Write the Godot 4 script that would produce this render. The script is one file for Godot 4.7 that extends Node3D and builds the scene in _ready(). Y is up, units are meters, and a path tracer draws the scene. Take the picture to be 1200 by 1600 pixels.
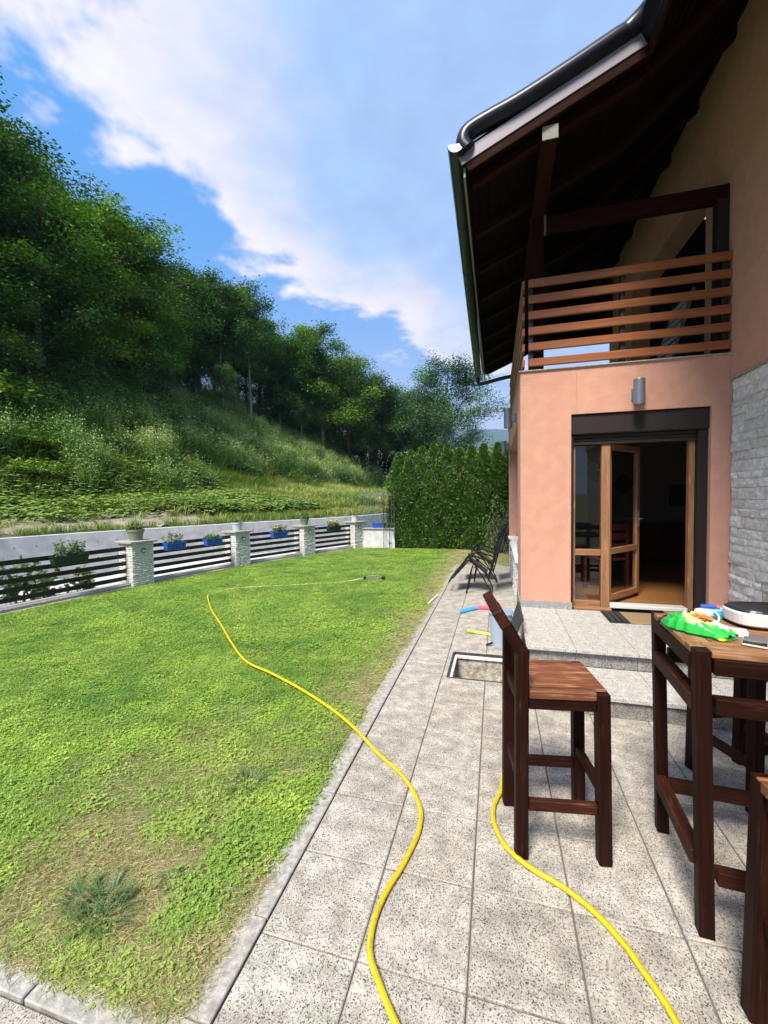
extends Node3D

# ---------------------------------------------------------------- small mesh builder
class MB:
	var v := PackedVector3Array()
	var n := PackedVector3Array()
	var t := PackedVector2Array()
	var c := PackedColorArray()
	var col := Color(1, 1, 1)
	func tri(a: Vector3, b: Vector3, d: Vector3, out: Vector3, ua := Vector2.ZERO, ub := Vector2.ZERO, ud := Vector2.ZERO) -> void:
		var nn := (b - a).cross(d - a)
		if nn.length_squared() < 1e-16:
			return
		nn = nn.normalized()
		if nn.dot(out) < 0.0:
			nn = -nn
			v.append(a); v.append(b); v.append(d)
			t.append(ua); t.append(ub); t.append(ud)
		else:
			v.append(a); v.append(d); v.append(b)
			t.append(ua); t.append(ud); t.append(ub)
		for k in 3:
			n.append(nn); c.append(col)
	func quad(a: Vector3, b: Vector3, d: Vector3, e: Vector3, out: Vector3, ua := Vector2.ZERO, ub := Vector2.ZERO, ud := Vector2.ZERO, ue := Vector2.ZERO) -> void:
		tri(a, b, d, out, ua, ub, ud)
		tri(a, d, e, out, ua, ud, ue)
	# smooth triangle: normals given
	func stri(a: Vector3, b: Vector3, d: Vector3, na: Vector3, nb: Vector3, nd: Vector3, ua := Vector2.ZERO, ub := Vector2.ZERO, ud := Vector2.ZERO) -> void:
		var nn := (b - a).cross(d - a)
		if nn.length_squared() < 1e-18:
			return
		if nn.dot(na + nb + nd) < 0.0:
			v.append(a); v.append(b); v.append(d)
			n.append(na); n.append(nb); n.append(nd)
			t.append(ua); t.append(ub); t.append(ud)
		else:
			v.append(a); v.append(d); v.append(b)
			n.append(na); n.append(nd); n.append(nb)
			t.append(ua); t.append(ud); t.append(ub)
		for k in 3:
			c.append(col)
	func mesh(colors := false) -> ArrayMesh:
		var arr := []
		arr.resize(Mesh.ARRAY_MAX)
		arr[Mesh.ARRAY_VERTEX] = v
		arr[Mesh.ARRAY_NORMAL] = n
		arr[Mesh.ARRAY_TEX_UV] = t
		if colors:
			arr[Mesh.ARRAY_COLOR] = c
		var m := ArrayMesh.new()
		m.add_surface_from_arrays(Mesh.PRIMITIVE_TRIANGLES, arr)
		return m
	# chamfered box; grain (u) runs along the longest side
	func box(ctr: Vector3, size: Vector3, b := Basis.IDENTITY, ch := 0.004, uo := Vector2.ZERO) -> void:
		var h := size * 0.5
		ch = min(ch, 0.45 * min(h.x, min(h.y, h.z)) * 2.0)
		var la := 0
		if size.y > size.x and size.y >= size.z: la = 1
		elif size.z > size.x: la = 2
		var P := []
		for sx in [-1, 1]:
			for sy in [-1, 1]:
				for sz in [-1, 1]:
					var s := Vector3(sx, sy, sz)
					var row := []
					for ax in 3:
						var q := Vector3(sx * (h.x - ch), sy * (h.y - ch), sz * (h.z - ch))
						q[ax] = s[ax] * h[ax]
						row.append(q)
					P.append(row)
		var at := func(sx, sy, sz, ax): return P[(4 if sx > 0 else 0) + (2 if sy > 0 else 0) + (1 if sz > 0 else 0)][ax]
		var emit := func(q: Array, outl: Vector3):
			var pts := []; var uvs := []
			for p in q:
				var o := 1 if la == 0 else 0
				var o2 := 1 if la == 2 else 2
				pts.append(ctr + b * p)
				uvs.append(Vector2(p[la] + uo.x, p[o] * 0.83 + p[o2] * 1.17 + uo.y))
			var od: Vector3 = b * outl
			if q.size() == 4: quad(pts[0], pts[1], pts[2], pts[3], od, uvs[0], uvs[1], uvs[2], uvs[3])
			else: tri(pts[0], pts[1], pts[2], od, uvs[0], uvs[1], uvs[2])
		for s in [-1, 1]:
			emit.call([at.call(s, -1, -1, 0), at.call(s, 1, -1, 0), at.call(s, 1, 1, 0), at.call(s, -1, 1, 0)], Vector3(s, 0, 0))
			emit.call([at.call(-1, s, -1, 1), at.call(1, s, -1, 1), at.call(1, s, 1, 1), at.call(-1, s, 1, 1)], Vector3(0, s, 0))
			emit.call([at.call(-1, -1, s, 2), at.call(1, -1, s, 2), at.call(1, 1, s, 2), at.call(-1, 1, s, 2)], Vector3(0, 0, s))
		if ch <= 0.0:
			return
		for s in [-1, 1]:
			for r in [-1, 1]:
				emit.call([at.call(s, r, -1, 0), at.call(s, r, 1, 0), at.call(s, r, 1, 1), at.call(s, r, -1, 1)], Vector3(s, r, 0))
				emit.call([at.call(s, -1, r, 0), at.call(s, 1, r, 0), at.call(s, 1, r, 2), at.call(s, -1, r, 2)], Vector3(s, 0, r))
				emit.call([at.call(-1, s, r, 1), at.call(1, s, r, 1), at.call(1, s, r, 2), at.call(-1, s, r, 2)], Vector3(0, s, r))
				for q in [-1, 1]:
					emit.call([at.call(s, r, q, 0), at.call(s, r, q, 1), at.call(s, r, q, 2)], Vector3(s, r, q))
	# bar from p to q with section w (sideways) x h (towards up)
	func bar(p: Vector3, q: Vector3, w: float, h: float, up := Vector3.UP, ch := 0.004, uo := Vector2.ZERO) -> void:
		var x := (q - p).normalized()
		var z := x.cross(up).normalized()
		var y := z.cross(x).normalized()
		box((p + q) * 0.5, Vector3((q - p).length(), h, w), Basis(x, y, z), ch, uo)
	func tube(pts: Array, r, sides := 8, caps := true) -> void:
		var cnt := pts.size()
		var rings := []; var nrms := []
		var side := Vector3.ZERO
		for i in cnt:
			var d: Vector3 = (pts[min(i + 1, cnt - 1)] - pts[max(i - 1, 0)]).normalized()
			if side == Vector3.ZERO:
				side = d.cross(Vector3.UP if absf(d.y) < 0.95 else Vector3.RIGHT).normalized()
			else:
				side = (side - d * side.dot(d)).normalized()
			var up := side.cross(d).normalized()
			var rr: float = r if r is float else r[i]
			var ring := []; var nn := []
			for k in sides:
				var a := TAU * k / sides
				var o := side * cos(a) + up * sin(a)
				ring.append(pts[i] + o * rr); nn.append(o)
			rings.append(ring); nrms.append(nn)
		var ulen := 0.0
		for i in cnt - 1:
			var u2: float = ulen + (pts[i + 1] - pts[i]).length()
			for k in sides:
				var m := (k + 1) % sides
				var va := float(k) / sides; var vb := float(k + 1) / sides
				stri(rings[i][k], rings[i + 1][k], rings[i + 1][m], nrms[i][k], nrms[i + 1][k], nrms[i + 1][m], Vector2(ulen, va), Vector2(u2, va), Vector2(u2, vb))
				stri(rings[i][k], rings[i + 1][m], rings[i][m], nrms[i][k], nrms[i + 1][m], nrms[i][m], Vector2(ulen, va), Vector2(u2, vb), Vector2(ulen, vb))
			ulen = u2
		if caps:
			for e in [0, cnt - 1]:
				var dir: Vector3 = (pts[0] - pts[1]) if e == 0 else (pts[cnt - 1] - pts[cnt - 2])
				for k in range(1, sides - 1):
					tri(rings[e][0], rings[e][k], rings[e][k + 1], dir)
	# profile: Array of Vector2(radius, y)
	func lathe(prof: Array, segs := 20, xf := Transform3D.IDENTITY, sc := Vector2.ONE) -> void:
		for i in prof.size() - 1:
			var a: Vector2 = prof[i]; var b2: Vector2 = prof[i + 1]
			var sl := (b2 - a)
			var nr := Vector2(sl.y, -sl.x).normalized()
			for k in segs:
				var a0 := TAU * k / segs; var a1 := TAU * (k + 1) / segs
				var d0 := Vector3(cos(a0) * sc.x, 0, sin(a0) * sc.y); var d1 := Vector3(cos(a1) * sc.x, 0, sin(a1) * sc.y)
				var n0: Vector3 = xf.basis * (d0 * nr.x + Vector3(0, nr.y, 0)).normalized()
				var n1: Vector3 = xf.basis * (d1 * nr.x + Vector3(0, nr.y, 0)).normalized()
				var p00: Vector3 = xf * (d0 * a.x + Vector3(0, a.y, 0)); var p01: Vector3 = xf * (d1 * a.x + Vector3(0, a.y, 0))
				var p10: Vector3 = xf * (d0 * b2.x + Vector3(0, b2.y, 0)); var p11: Vector3 = xf * (d1 * b2.x + Vector3(0, b2.y, 0))
				stri(p00, p10, p11, n0, n0, n1, Vector2(a0, a.y), Vector2(a0, b2.y), Vector2(a1, b2.y))
				stri(p00, p11, p01, n0, n1, n1, Vector2(a0, a.y), Vector2(a1, b2.y), Vector2(a1, a.y))
	# a folded leaf: tip direction d, across w, fold normal up
	func leaf(p: Vector3, d: Vector3, side: Vector3, length: float, width: float) -> void:
		var nn := d.cross(side).normalized()
		var a := p
		var tip := p + d * length
		var l := p + d * length * 0.45 + side * width * 0.5 + nn * width * 0.12
		var r := p + d * length * 0.45 - side * width * 0.5 + nn * width * 0.12
		tri(a, l, tip, nn)
		tri(a, tip, r, nn)
	# a blade of grass bending over
	func blade(p: Vector3, d: Vector3, bend: Vector3, h: float, w: float) -> void:
		var s := d.cross(bend)
		if s.length() < 0.01: s = d.cross(Vector3(0.3, 0, 1))
		s = s.normalized() * w * 0.5
		var m := p + d * h * 0.55 + bend * h * 0.12
		var tip := p + d * h * 0.85 + bend * h * 0.55
		var nn := s.cross(d).normalized()
		tri(p - s, p + s, m + s * 0.8, nn); tri(p - s, m + s * 0.8, m - s * 0.8, nn)
		tri(m - s * 0.8, m + s * 0.8, tip, nn)

var M := {}
var used := {}
var rng := RandomNumberGenerator.new()
var noise := FastNoiseLite.new()

func lin(r: float, g: float, b: float) -> Color:
	return Color(r, g, b).linear_to_srgb()
func rnd(a := 0.0, b := 1.0) -> float:
	return rng.randf_range(a, b)
func numbered(called: String) -> String:
	var k: int = used.get(called, 0)
	used[called] = k + 1
	return called if k == 0 else "%s_%03d" % [called, k]
func tag(o: Node, label: String, category: String, group := "", kind := "") -> void:
	if label: o.set_meta("label", label)
	if category: o.set_meta("category", category)
	if group: o.set_meta("group", group)
	if kind: o.set_meta("kind", kind)
func thing(called: String, label: String, category: String, at := Vector3.ZERO, turn := 0.0, group := "") -> Node3D:
	var o := Node3D.new()
	o.name = numbered(called)
	add_child(o)
	o.position = at
	o.rotation.y = turn
	tag(o, label, category, group)
	return o
func structure(called: String) -> Node3D:
	var o := Node3D.new()
	o.name = numbered(called)
	add_child(o)
	o.set_meta("kind", "structure")
	return o
func part(called: String, mesh, mat: Material, parent: Node = null, colors := false) -> MeshInstance3D:
	var o := MeshInstance3D.new()
	o.mesh = mesh.mesh(colors) if mesh is MB else mesh
	o.material_override = mat
	o.cast_shadow = GeometryInstance3D.SHADOW_CASTING_SETTING_ON
	if parent == null or parent == self:
		o.name = numbered(called)
		add_child(o)
	else:
		o.name = called
		parent.add_child(o, true)
	return o
func bx(ctr: Vector3, size: Vector3, ch := 0.003, b := Basis.IDENTITY) -> MB:
	var m := MB.new()
	m.box(ctr, size, b, ch, Vector2(rnd(0, 3), rnd(0, 3)))
	return m
func barm(p: Vector3, q: Vector3, w: float, h: float, up := Vector3.UP, ch := 0.004) -> MB:
	var m := MB.new()
	m.bar(p, q, w, h, up, ch, Vector2(rnd(0, 3), rnd(0, 3)))
	return m
# box from min corner to max corner
func mm(a: Vector3, b: Vector3, ch := 0.003) -> MB:
	return bx((a + b) * 0.5, (b - a).abs(), ch)
func copy(o: Node3D, label := "", group := "") -> Node3D:
	var c: Node3D = o.duplicate()
	c.name = numbered(String(o.name).trim_suffix("_001"))
	add_child(c)
	if label: c.set_meta("label", label)
	if group: c.set_meta("group", group)
	return c
func smooth_path(pts: Array, step := 0.04) -> Array:
	var cv := Curve3D.new()
	cv.bake_interval = step
	for i in pts.size():
		var a: Vector3 = pts[max(i - 1, 0)]; var b: Vector3 = pts[min(i + 1, pts.size() - 1)]
		var tan := (b - a) / 6.0
		cv.add_point(pts[i], -tan, tan)
	return Array(cv.get_baked_points())

# ---------------------------------------------------------------- materials
func mat(color: Color, rough := 0.8, metal := 0.0) -> StandardMaterial3D:
	var m := StandardMaterial3D.new()
	m.albedo_color = color
	m.roughness = rough
	m.metallic = metal
	return m
func tex(img: Image) -> ImageTexture:
	img.generate_mipmaps()
	return ImageTexture.create_from_image(img)
func fnl(seed_: int, freq: float, type := FastNoiseLite.TYPE_SIMPLEX_SMOOTH, oct := 4) -> FastNoiseLite:
	var f := FastNoiseLite.new()
	f.seed = seed_; f.frequency = freq; f.noise_type = type
	f.fractal_type = FastNoiseLite.FRACTAL_FBM if oct > 1 else FastNoiseLite.FRACTAL_NONE
	f.fractal_octaves = oct
	return f
func normal_tex(seed_: int, freq: float, size := 512, strength := 3.0, oct := 4) -> ImageTexture:
	var img := fnl(seed_, freq, FastNoiseLite.TYPE_SIMPLEX_SMOOTH, oct).get_seamless_image(size, size)
	img.convert(Image.FORMAT_RGBA8)
	img.bump_map_to_normal_map(strength)
	return tex(img)
# chips of stone in cement: cells of random tone
func terrazzo_tex(seed_: int, size: int, cell: float, ramp: Array, stain := 0.16) -> ImageTexture:
	var f := fnl(seed_, cell, FastNoiseLite.TYPE_CELLULAR, 1)
	f.cellular_return_type = FastNoiseLite.RETURN_CELL_VALUE
	f.cellular_jitter = 1.0
	var a := f.get_seamless_image(size, size, false, false, 0.05)
	var g := fnl(seed_ + 5, cell * 1.3, FastNoiseLite.TYPE_SIMPLEX, 2).get_seamless_image(size, size)
	var s := fnl(seed_ + 9, 0.006, FastNoiseLite.TYPE_SIMPLEX_SMOOTH, 4).get_seamless_image(size, size)
	a.convert(Image.FORMAT_L8); g.convert(Image.FORMAT_L8); s.convert(Image.FORMAT_L8)
	var da := a.get_data(); var dg := g.get_data(); var ds := s.get_data()
	var out := PackedByteArray()
	out.resize(size * size * 3)
	for i in size * size:
		var x := da[i] / 255.0
		var c: Color = ramp[0][1]
		for r in ramp:
			if x >= r[0]: c = r[1]
		var k := 1.0 + (dg[i] / 255.0 - 0.5) * 0.35 + (ds[i] / 255.0 - 0.5) * 2.0 * stain
		out[i * 3] = int(clampf(c.r * k, 0, 1) * 255)
		out[i * 3 + 1] = int(clampf(c.g * k, 0, 1) * 255)
		out[i * 3 + 2] = int(clampf(c.b * k, 0, 1) * 255)
	return tex(Image.create_from_data(size, size, false, Image.FORMAT_RGB8, out))
# streaks along u with worn scratches
func wood_tex(seed_: int, dark: Color, light: Color, worn: Color, worn_amount: float, size := 512) -> ImageTexture:
	var f := fnl(seed_, 0.02, FastNoiseLite.TYPE_SIMPLEX_SMOOTH, 4)
	var f2 := fnl(seed_ + 3, 0.012, FastNoiseLite.TYPE_SIMPLEX_SMOOTH, 5)
	var f3 := fnl(seed_ + 7, 0.05, FastNoiseLite.TYPE_SIMPLEX, 3)
	var img := Image.create(size, size, false, Image.FORMAT_RGB8)
	for y in size:
		for x in size:
			var ph := TAU * x / size
			var g := f.get_noise_3d(cos(ph) * 14.0, sin(ph) * 14.0, y * 2.4) * 0.5 + 0.5
			var w := f2.get_noise_3d(cos(ph) * 60.0, sin(ph) * 60.0, y * 1.1)
			var s := f3.get_noise_3d(cos(ph) * 10.0, sin(ph) * 10.0, y * 3.0)
			var c := dark.lerp(light, clampf(g * 1.4 - 0.2, 0, 1))
			var k := clampf((w * 0.7 + s * 0.6 + worn_amount - 0.5) * 3.0, 0, 1)
			img.set_pixel(x, y, c.lerp(worn, k * 0.75))
	return tex(img)
func noise_col_tex(seed_: int, freq: float, a: Color, b: Color, size := 512, oct := 5, gain := 1.6) -> ImageTexture:
	var img := fnl(seed_, freq, FastNoiseLite.TYPE_SIMPLEX_SMOOTH, oct).get_seamless_image(size, size)
	img.convert(Image.FORMAT_L8)
	var d := img.get_data()
	var out := PackedByteArray()
	out.resize(size * size * 3)
	for i in size * size:
		var c := a.lerp(b, clampf((d[i] / 255.0 - 0.5) * gain + 0.5, 0, 1))
		out[i * 3] = int(c.r * 255); out[i * 3 + 1] = int(c.g * 255); out[i * 3 + 2] = int(c.b * 255)
	return tex(Image.create_from_data(size, size, false, Image.FORMAT_RGB8, out))
func tri_mat(albedo: Texture2D, scale: float, rough: float, nrm: Texture2D = null, nscale := 1.0, world := true) -> StandardMaterial3D:
	var m := StandardMaterial3D.new()
	m.albedo_texture = albedo
	m.roughness = rough
	m.uv1_triplanar = true
	m.uv1_world_triplanar = world
	m.uv1_scale = Vector3.ONE * scale
	if nrm:
		m.normal_enabled = true
		m.normal_texture = nrm
		m.normal_scale = nscale
	return m
func uv_mat(albedo: Texture2D, scale: Vector2, rough: float) -> StandardMaterial3D:
	var m := StandardMaterial3D.new()
	m.albedo_texture = albedo
	m.roughness = rough
	m.uv1_scale = Vector3(scale.x, scale.y, 1)
	return m
func leaf_mat(back: Color, rough := 0.55) -> StandardMaterial3D:
	var m := StandardMaterial3D.new()
	m.albedo_color = Color(1, 1, 1)
	m.vertex_color_use_as_albedo = true
	m.roughness = rough
	m.cull_mode = BaseMaterial3D.CULL_DISABLED
	m.backlight_enabled = true
	m.backlight = back
	return m
# plaster: fine grain over broad uneven mottling
func plaster_tex(a: Color, b: Color) -> ImageTexture:
	var size := 1024
	var g := fnl(51, 0.16, FastNoiseLite.TYPE_SIMPLEX_SMOOTH, 3).get_seamless_image(size, size)
	var s := fnl(57, 0.008, FastNoiseLite.TYPE_SIMPLEX_SMOOTH, 5).get_seamless_image(size, size)
	g.convert(Image.FORMAT_L8); s.convert(Image.FORMAT_L8)
	var dg := g.get_data(); var ds := s.get_data()
	var out := PackedByteArray()
	out.resize(size * size * 3)
	for i in size * size:
		var c := a.lerp(b, clampf(0.5 + (dg[i] / 255.0 - 0.5) * 1.5 + (ds[i] / 255.0 - 0.5) * 0.55, 0, 1))
		out[i * 3] = int(c.r * 255); out[i * 3 + 1] = int(c.g * 255); out[i * 3 + 2] = int(c.b * 255)
	return tex(Image.create_from_data(size, size, false, Image.FORMAT_RGB8, out))
# hose: yellow with two printed lines and smears of dirt
func hose_tex() -> ImageTexture:
	var f := fnl(58, 0.03, FastNoiseLite.TYPE_SIMPLEX_SMOOTH, 5)
	var img := Image.create(256, 128, false, Image.FORMAT_RGB8)
	for y in 128:
		for x in 256:
			var c := lin(0.66, 0.52, 0.012)
			var v := fposmod(y / 128.0 * 2.0, 1.0)
			if v > 0.44 and v < 0.56: c = lin(0.5, 0.36, 0.008)
			var d := f.get_noise_3d(cos(TAU * x / 256.0) * 60.0, sin(TAU * x / 256.0) * 60.0, y * 1.5)
			img.set_pixel(x, y, c.lerp(lin(0.3, 0.24, 0.05), clampf(d * 1.6 - 0.1, 0, 0.6)))
	return tex(img)
func make_materials() -> void:
	var chips := [[0.0, lin(0.07, 0.065, 0.06)], [0.06, lin(0.18, 0.165, 0.145)], [0.14, lin(0.33, 0.30, 0.26)], [0.25, lin(0.43, 0.395, 0.345)], [0.6, lin(0.5, 0.465, 0.41)], [0.85, lin(0.58, 0.545, 0.49)]]
	var pave := terrazzo_tex(11, 1024, 0.25, chips, 0.15)
	var pn := normal_tex(21, 0.09, 512, 2.0)
	for k in 4:
		var m := tri_mat(pave, 1.0 / 0.93, 0.82, pn, 0.5)
		m.uv1_offset = Vector3(k * 0.37, k * 0.21, k * 0.53)
		m.albedo_color = [Color(0.96, 0.96, 0.96), Color(0.93, 0.925, 0.915), Color(0.95, 0.95, 0.95), Color(0.91, 0.905, 0.895)][k]
		M["tile%d" % k] = m
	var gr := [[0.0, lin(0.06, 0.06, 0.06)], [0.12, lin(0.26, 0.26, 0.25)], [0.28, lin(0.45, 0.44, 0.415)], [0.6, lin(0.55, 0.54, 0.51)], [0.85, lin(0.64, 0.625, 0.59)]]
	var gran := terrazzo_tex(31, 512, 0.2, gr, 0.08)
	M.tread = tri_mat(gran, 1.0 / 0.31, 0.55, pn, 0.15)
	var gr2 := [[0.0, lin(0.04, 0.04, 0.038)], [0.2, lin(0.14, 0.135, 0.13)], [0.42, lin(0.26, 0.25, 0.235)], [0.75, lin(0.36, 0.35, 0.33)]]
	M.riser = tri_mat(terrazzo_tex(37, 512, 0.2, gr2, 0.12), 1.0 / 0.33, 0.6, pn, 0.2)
	M.plinth = tri_mat(gran, 1.0 / 0.31, 0.6, pn, 0.2)
	M.plinth.albedo_color = Color(0.82, 0.83, 0.86)
	M.kerb = tri_mat(noise_col_tex(41, 0.03, lin(0.27, 0.255, 0.23), lin(0.47, 0.455, 0.425), 512, 6), 1.0 / 0.7, 0.9, normal_tex(42, 0.15, 512, 3.0), 0.35)
	M.mortar = mat(lin(0.13, 0.12, 0.105), 0.95)
	M.concrete = tri_mat(noise_col_tex(43, 0.012, lin(0.44, 0.44, 0.435), lin(0.64, 0.64, 0.63), 512, 6), 1.0 / 2.1, 0.9, normal_tex(44, 0.05, 512, 2.0), 0.4)
	M.old_concrete = tri_mat(noise_col_tex(45, 0.02, lin(0.26, 0.23, 0.18), lin(0.55, 0.52, 0.46), 512, 6), 1.0 / 0.9, 0.92, normal_tex(46, 0.05, 512, 4.0), 0.8)
	M.pink = tri_mat(plaster_tex(lin(0.55, 0.285, 0.205), lin(0.73, 0.39, 0.285)), 1.0 / 1.7, 0.93, normal_tex(52, 0.12, 1024, 3.5, 4), 1.0)
	M.white_stone = []
	for k in 5:
		var w: float = [0.76, 0.8, 0.7, 0.84, 0.66][k]
		M.white_stone.append(tri_mat(noise_col_tex(61 + k, 0.025, lin(w * 0.72, w * 0.72, w * 0.72), lin(w * 1.08, w * 1.075, w * 1.05), 256, 5), 1.0 / 0.45, 0.92, M.concrete.normal_texture, 0.7))
	M.slat = tri_mat(noise_col_tex(71, 0.03, lin(0.006, 0.005, 0.005), lin(0.02, 0.016, 0.014), 256, 4), 2.0, 0.6)
	M.wood = uv_mat(wood_tex(81, lin(0.011, 0.0038, 0.0026), lin(0.03, 0.009, 0.0055), lin(0.13, 0.055, 0.033), 0.09), Vector2(1.1, 3.0), 0.45)
	M.wood_mid = uv_mat(wood_tex(82, lin(0.026, 0.008, 0.005), lin(0.065, 0.02, 0.011), lin(0.22, 0.1, 0.06), 0.22), Vector2(1.1, 3.0), 0.42)
	M.wood_worn = uv_mat(wood_tex(83, lin(0.1, 0.032, 0.013), lin(0.24, 0.085, 0.036), lin(0.5, 0.28, 0.16), 0.4), Vector2(1.3, 2.2), 0.4)
	M.wood_top = uv_mat(wood_tex(85, lin(0.17, 0.07, 0.028), lin(0.34, 0.16, 0.068), lin(0.5, 0.32, 0.19), 0.44), Vector2(1.2, 2.0), 0.5)
	M.rail = uv_mat(wood_tex(87, lin(0.22, 0.065, 0.02), lin(0.4, 0.14, 0.05), lin(0.3, 0.1, 0.04), 0.1), Vector2(0.8, 3.0), 0.45)
	M.door_wood = uv_mat(wood_tex(91, lin(0.2, 0.085, 0.035), lin(0.4, 0.2, 0.1), lin(0.5, 0.34, 0.23), 0.3), Vector2(0.9, 2.6), 0.55)
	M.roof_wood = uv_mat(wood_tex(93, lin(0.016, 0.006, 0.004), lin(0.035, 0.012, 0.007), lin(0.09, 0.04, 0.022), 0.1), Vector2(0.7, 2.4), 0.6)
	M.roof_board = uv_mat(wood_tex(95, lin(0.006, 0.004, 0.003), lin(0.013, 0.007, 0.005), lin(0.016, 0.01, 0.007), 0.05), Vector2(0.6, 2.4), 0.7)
	M.parquet = uv_mat(wood_tex(97, lin(0.28, 0.12, 0.04), lin(0.46, 0.22, 0.08), lin(0.5, 0.26, 0.1), 0.1), Vector2(0.8, 2.0), 0.3)
	M.dark_brown = tri_mat(noise_col_tex(99, 0.05, lin(0.01, 0.005, 0.004), lin(0.02, 0.009, 0.0075), 256), 2.0, 0.6)
	M.black_metal = mat(lin(0.012, 0.013, 0.015), 0.35, 0.3)
	M.gutter = mat(lin(0.025, 0.032, 0.036), 0.32, 0.4)
	M.roll = mat(lin(0.012, 0.013, 0.02), 0.3, 0.2)
	M.flashing = mat(lin(0.2, 0.18, 0.21), 0.5, 0.15)
	M.lamp_grey = mat(lin(0.22, 0.24, 0.28), 0.4, 0.5)
	M.white_paint = mat(lin(0.72, 0.71, 0.7), 0.5)
	M.lens = mat(lin(0.75, 0.74, 0.7), 0.25)
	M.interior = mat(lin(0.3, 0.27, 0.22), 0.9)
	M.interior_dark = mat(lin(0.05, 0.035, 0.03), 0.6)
	M.red_wood = mat(lin(0.14, 0.035, 0.02), 0.4)
	M.sash_white = mat(lin(0.7, 0.69, 0.68), 0.35)
	var g := StandardMaterial3D.new()
	g.albedo_color = Color(0.05, 0.07, 0.07, 0.10)
	g.transparency = BaseMaterial3D.TRANSPARENCY_ALPHA
	g.roughness = 0.02
	g.metallic_specular = 0.6
	M.glass = g
	M.yellow_hose = uv_mat(hose_tex(), Vector2(2.0, 1.0), 0.42)
	M.pale_hose = mat(lin(0.6, 0.6, 0.25), 0.5)
	M.soil = tri_mat(noise_col_tex(101, 0.05, lin(0.07, 0.065, 0.03), lin(0.2, 0.17, 0.085), 512, 5), 1.0 / 0.8, 1.0)
	M.dirt = tri_mat(noise_col_tex(103, 0.03, lin(0.17, 0.14, 0.1), lin(0.42, 0.37, 0.29), 512, 6), 1.0 / 1.6, 1.0, normal_tex(104, 0.03, 512, 6.0), 1.0)
	M.hill = tri_mat(noise_col_tex(105, 0.02, lin(0.06, 0.085, 0.024), lin(0.18, 0.2, 0.07), 512, 6), 1.0 / 5.0, 1.0)
	M.meadow = tri_mat(noise_col_tex(107, 0.01, lin(0.06, 0.1, 0.025), lin(0.13, 0.17, 0.045), 512, 6), 1.0 / 20.0, 1.0)
	M.bark = tri_mat(noise_col_tex(109, 0.04, lin(0.08, 0.07, 0.055), lin(0.28, 0.25, 0.2), 256, 5), 1.2, 0.95)
	M.leaf = leaf_mat(Color(0.6, 0.75, 0.3))
	M.grass = leaf_mat(Color(0.45, 0.55, 0.2), 0.5)
	M.thuja = leaf_mat(Color(0.45, 0.6, 0.22), 0.6)
	M.box_blue = mat(lin(0.03, 0.1, 0.48), 0.35)
	M.box_green = mat(lin(0.008, 0.035, 0.025), 0.4)
	M.pot_olive = mat(lin(0.22, 0.23, 0.16), 0.7)
	M.pot_grey = mat(lin(0.5, 0.52, 0.53), 0.7)
	M.pot_green = mat(lin(0.16, 0.22, 0.13), 0.7)
	M.black_plastic = mat(lin(0.012, 0.012, 0.013), 0.35)
	M.mesh_cloth = mat(lin(0.03, 0.032, 0.036), 0.7)
	M.chair_tube = mat(lin(0.01, 0.01, 0.011), 0.3, 0.2)
	M.bin = mat(lin(0.36, 0.44, 0.55), 0.35)
	M.foam_blue = mat(lin(0.05, 0.27, 0.62), 0.8)
	M.foam_pink = mat(lin(0.85, 0.12, 0.2), 0.8)
	M.foam_yellow = mat(lin(0.75, 0.75, 0.12), 0.8)
	M.grate = tri_mat(noise_col_tex(111, 0.04, lin(0.018, 0.019, 0.02), lin(0.06, 0.06, 0.062), 256), 3.0, 0.6)
	for q in [M.roof_wood, M.roof_board]: q.metallic_specular = 0.12
	for q in [M.wood, M.wood_mid]:
		q.metallic_specular = 0.2
		q.roughness = 0.55
	M.white_clad = tri_mat(noise_col_tex(119, 0.03, lin(0.55, 0.54, 0.52), lin(0.82, 0.81, 0.79), 256, 5), 1.0 / 0.4, 0.92)
	M.far_hill = mat(lin(0.06, 0.09, 0.05), 1.0)
	M.pale_wood = tri_mat(noise_col_tex(113, 0.06, lin(0.18, 0.16, 0.14), lin(0.42, 0.39, 0.35), 256), 6.0, 0.9)
	M.mat_tan = tri_mat(noise_col_tex(115, 0.2, lin(0.2, 0.14, 0.07), lin(0.36, 0.26, 0.14), 256), 5.0, 1.0)
	M.white_wall = tri_mat(noise_col_tex(117, 0.02, lin(0.5, 0.52, 0.54), lin(0.68, 0.69, 0.7), 256), 0.7, 0.9)
	M.soil_plain = mat(lin(0.03, 0.022, 0.015), 1.0)
	M.thuja_core = mat(lin(0.07, 0.085, 0.03), 1.0)
	M.foil = mat(Color(1, 1, 1), 0.28)
	M.foil.vertex_color_use_as_albedo = true
	M.crisp = mat(lin(0.5, 0.2, 0.05), 0.7)
	M.lime = mat(lin(0.5, 0.72, 0.03), 0.3)
	M.phone_case = mat(lin(0.55, 0.45, 0.36), 0.4)
	M.screen = mat(lin(0.008, 0.009, 0.01), 0.08)
	M.sky_blue = mat(lin(0.2, 0.55, 0.75), 0.5)
	M.turquoise = mat(lin(0.03, 0.32, 0.45), 0.4)
	var wd := StandardMaterial3D.new()
	wd.albedo_color = Color(0.93, 0.96, 1.0, 0.7)
	wd.transparency = BaseMaterial3D.TRANSPARENCY_ALPHA
	wd.roughness = 0.1
	wd.vertex_color_use_as_albedo = true
	M.water_drop = wd

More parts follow.
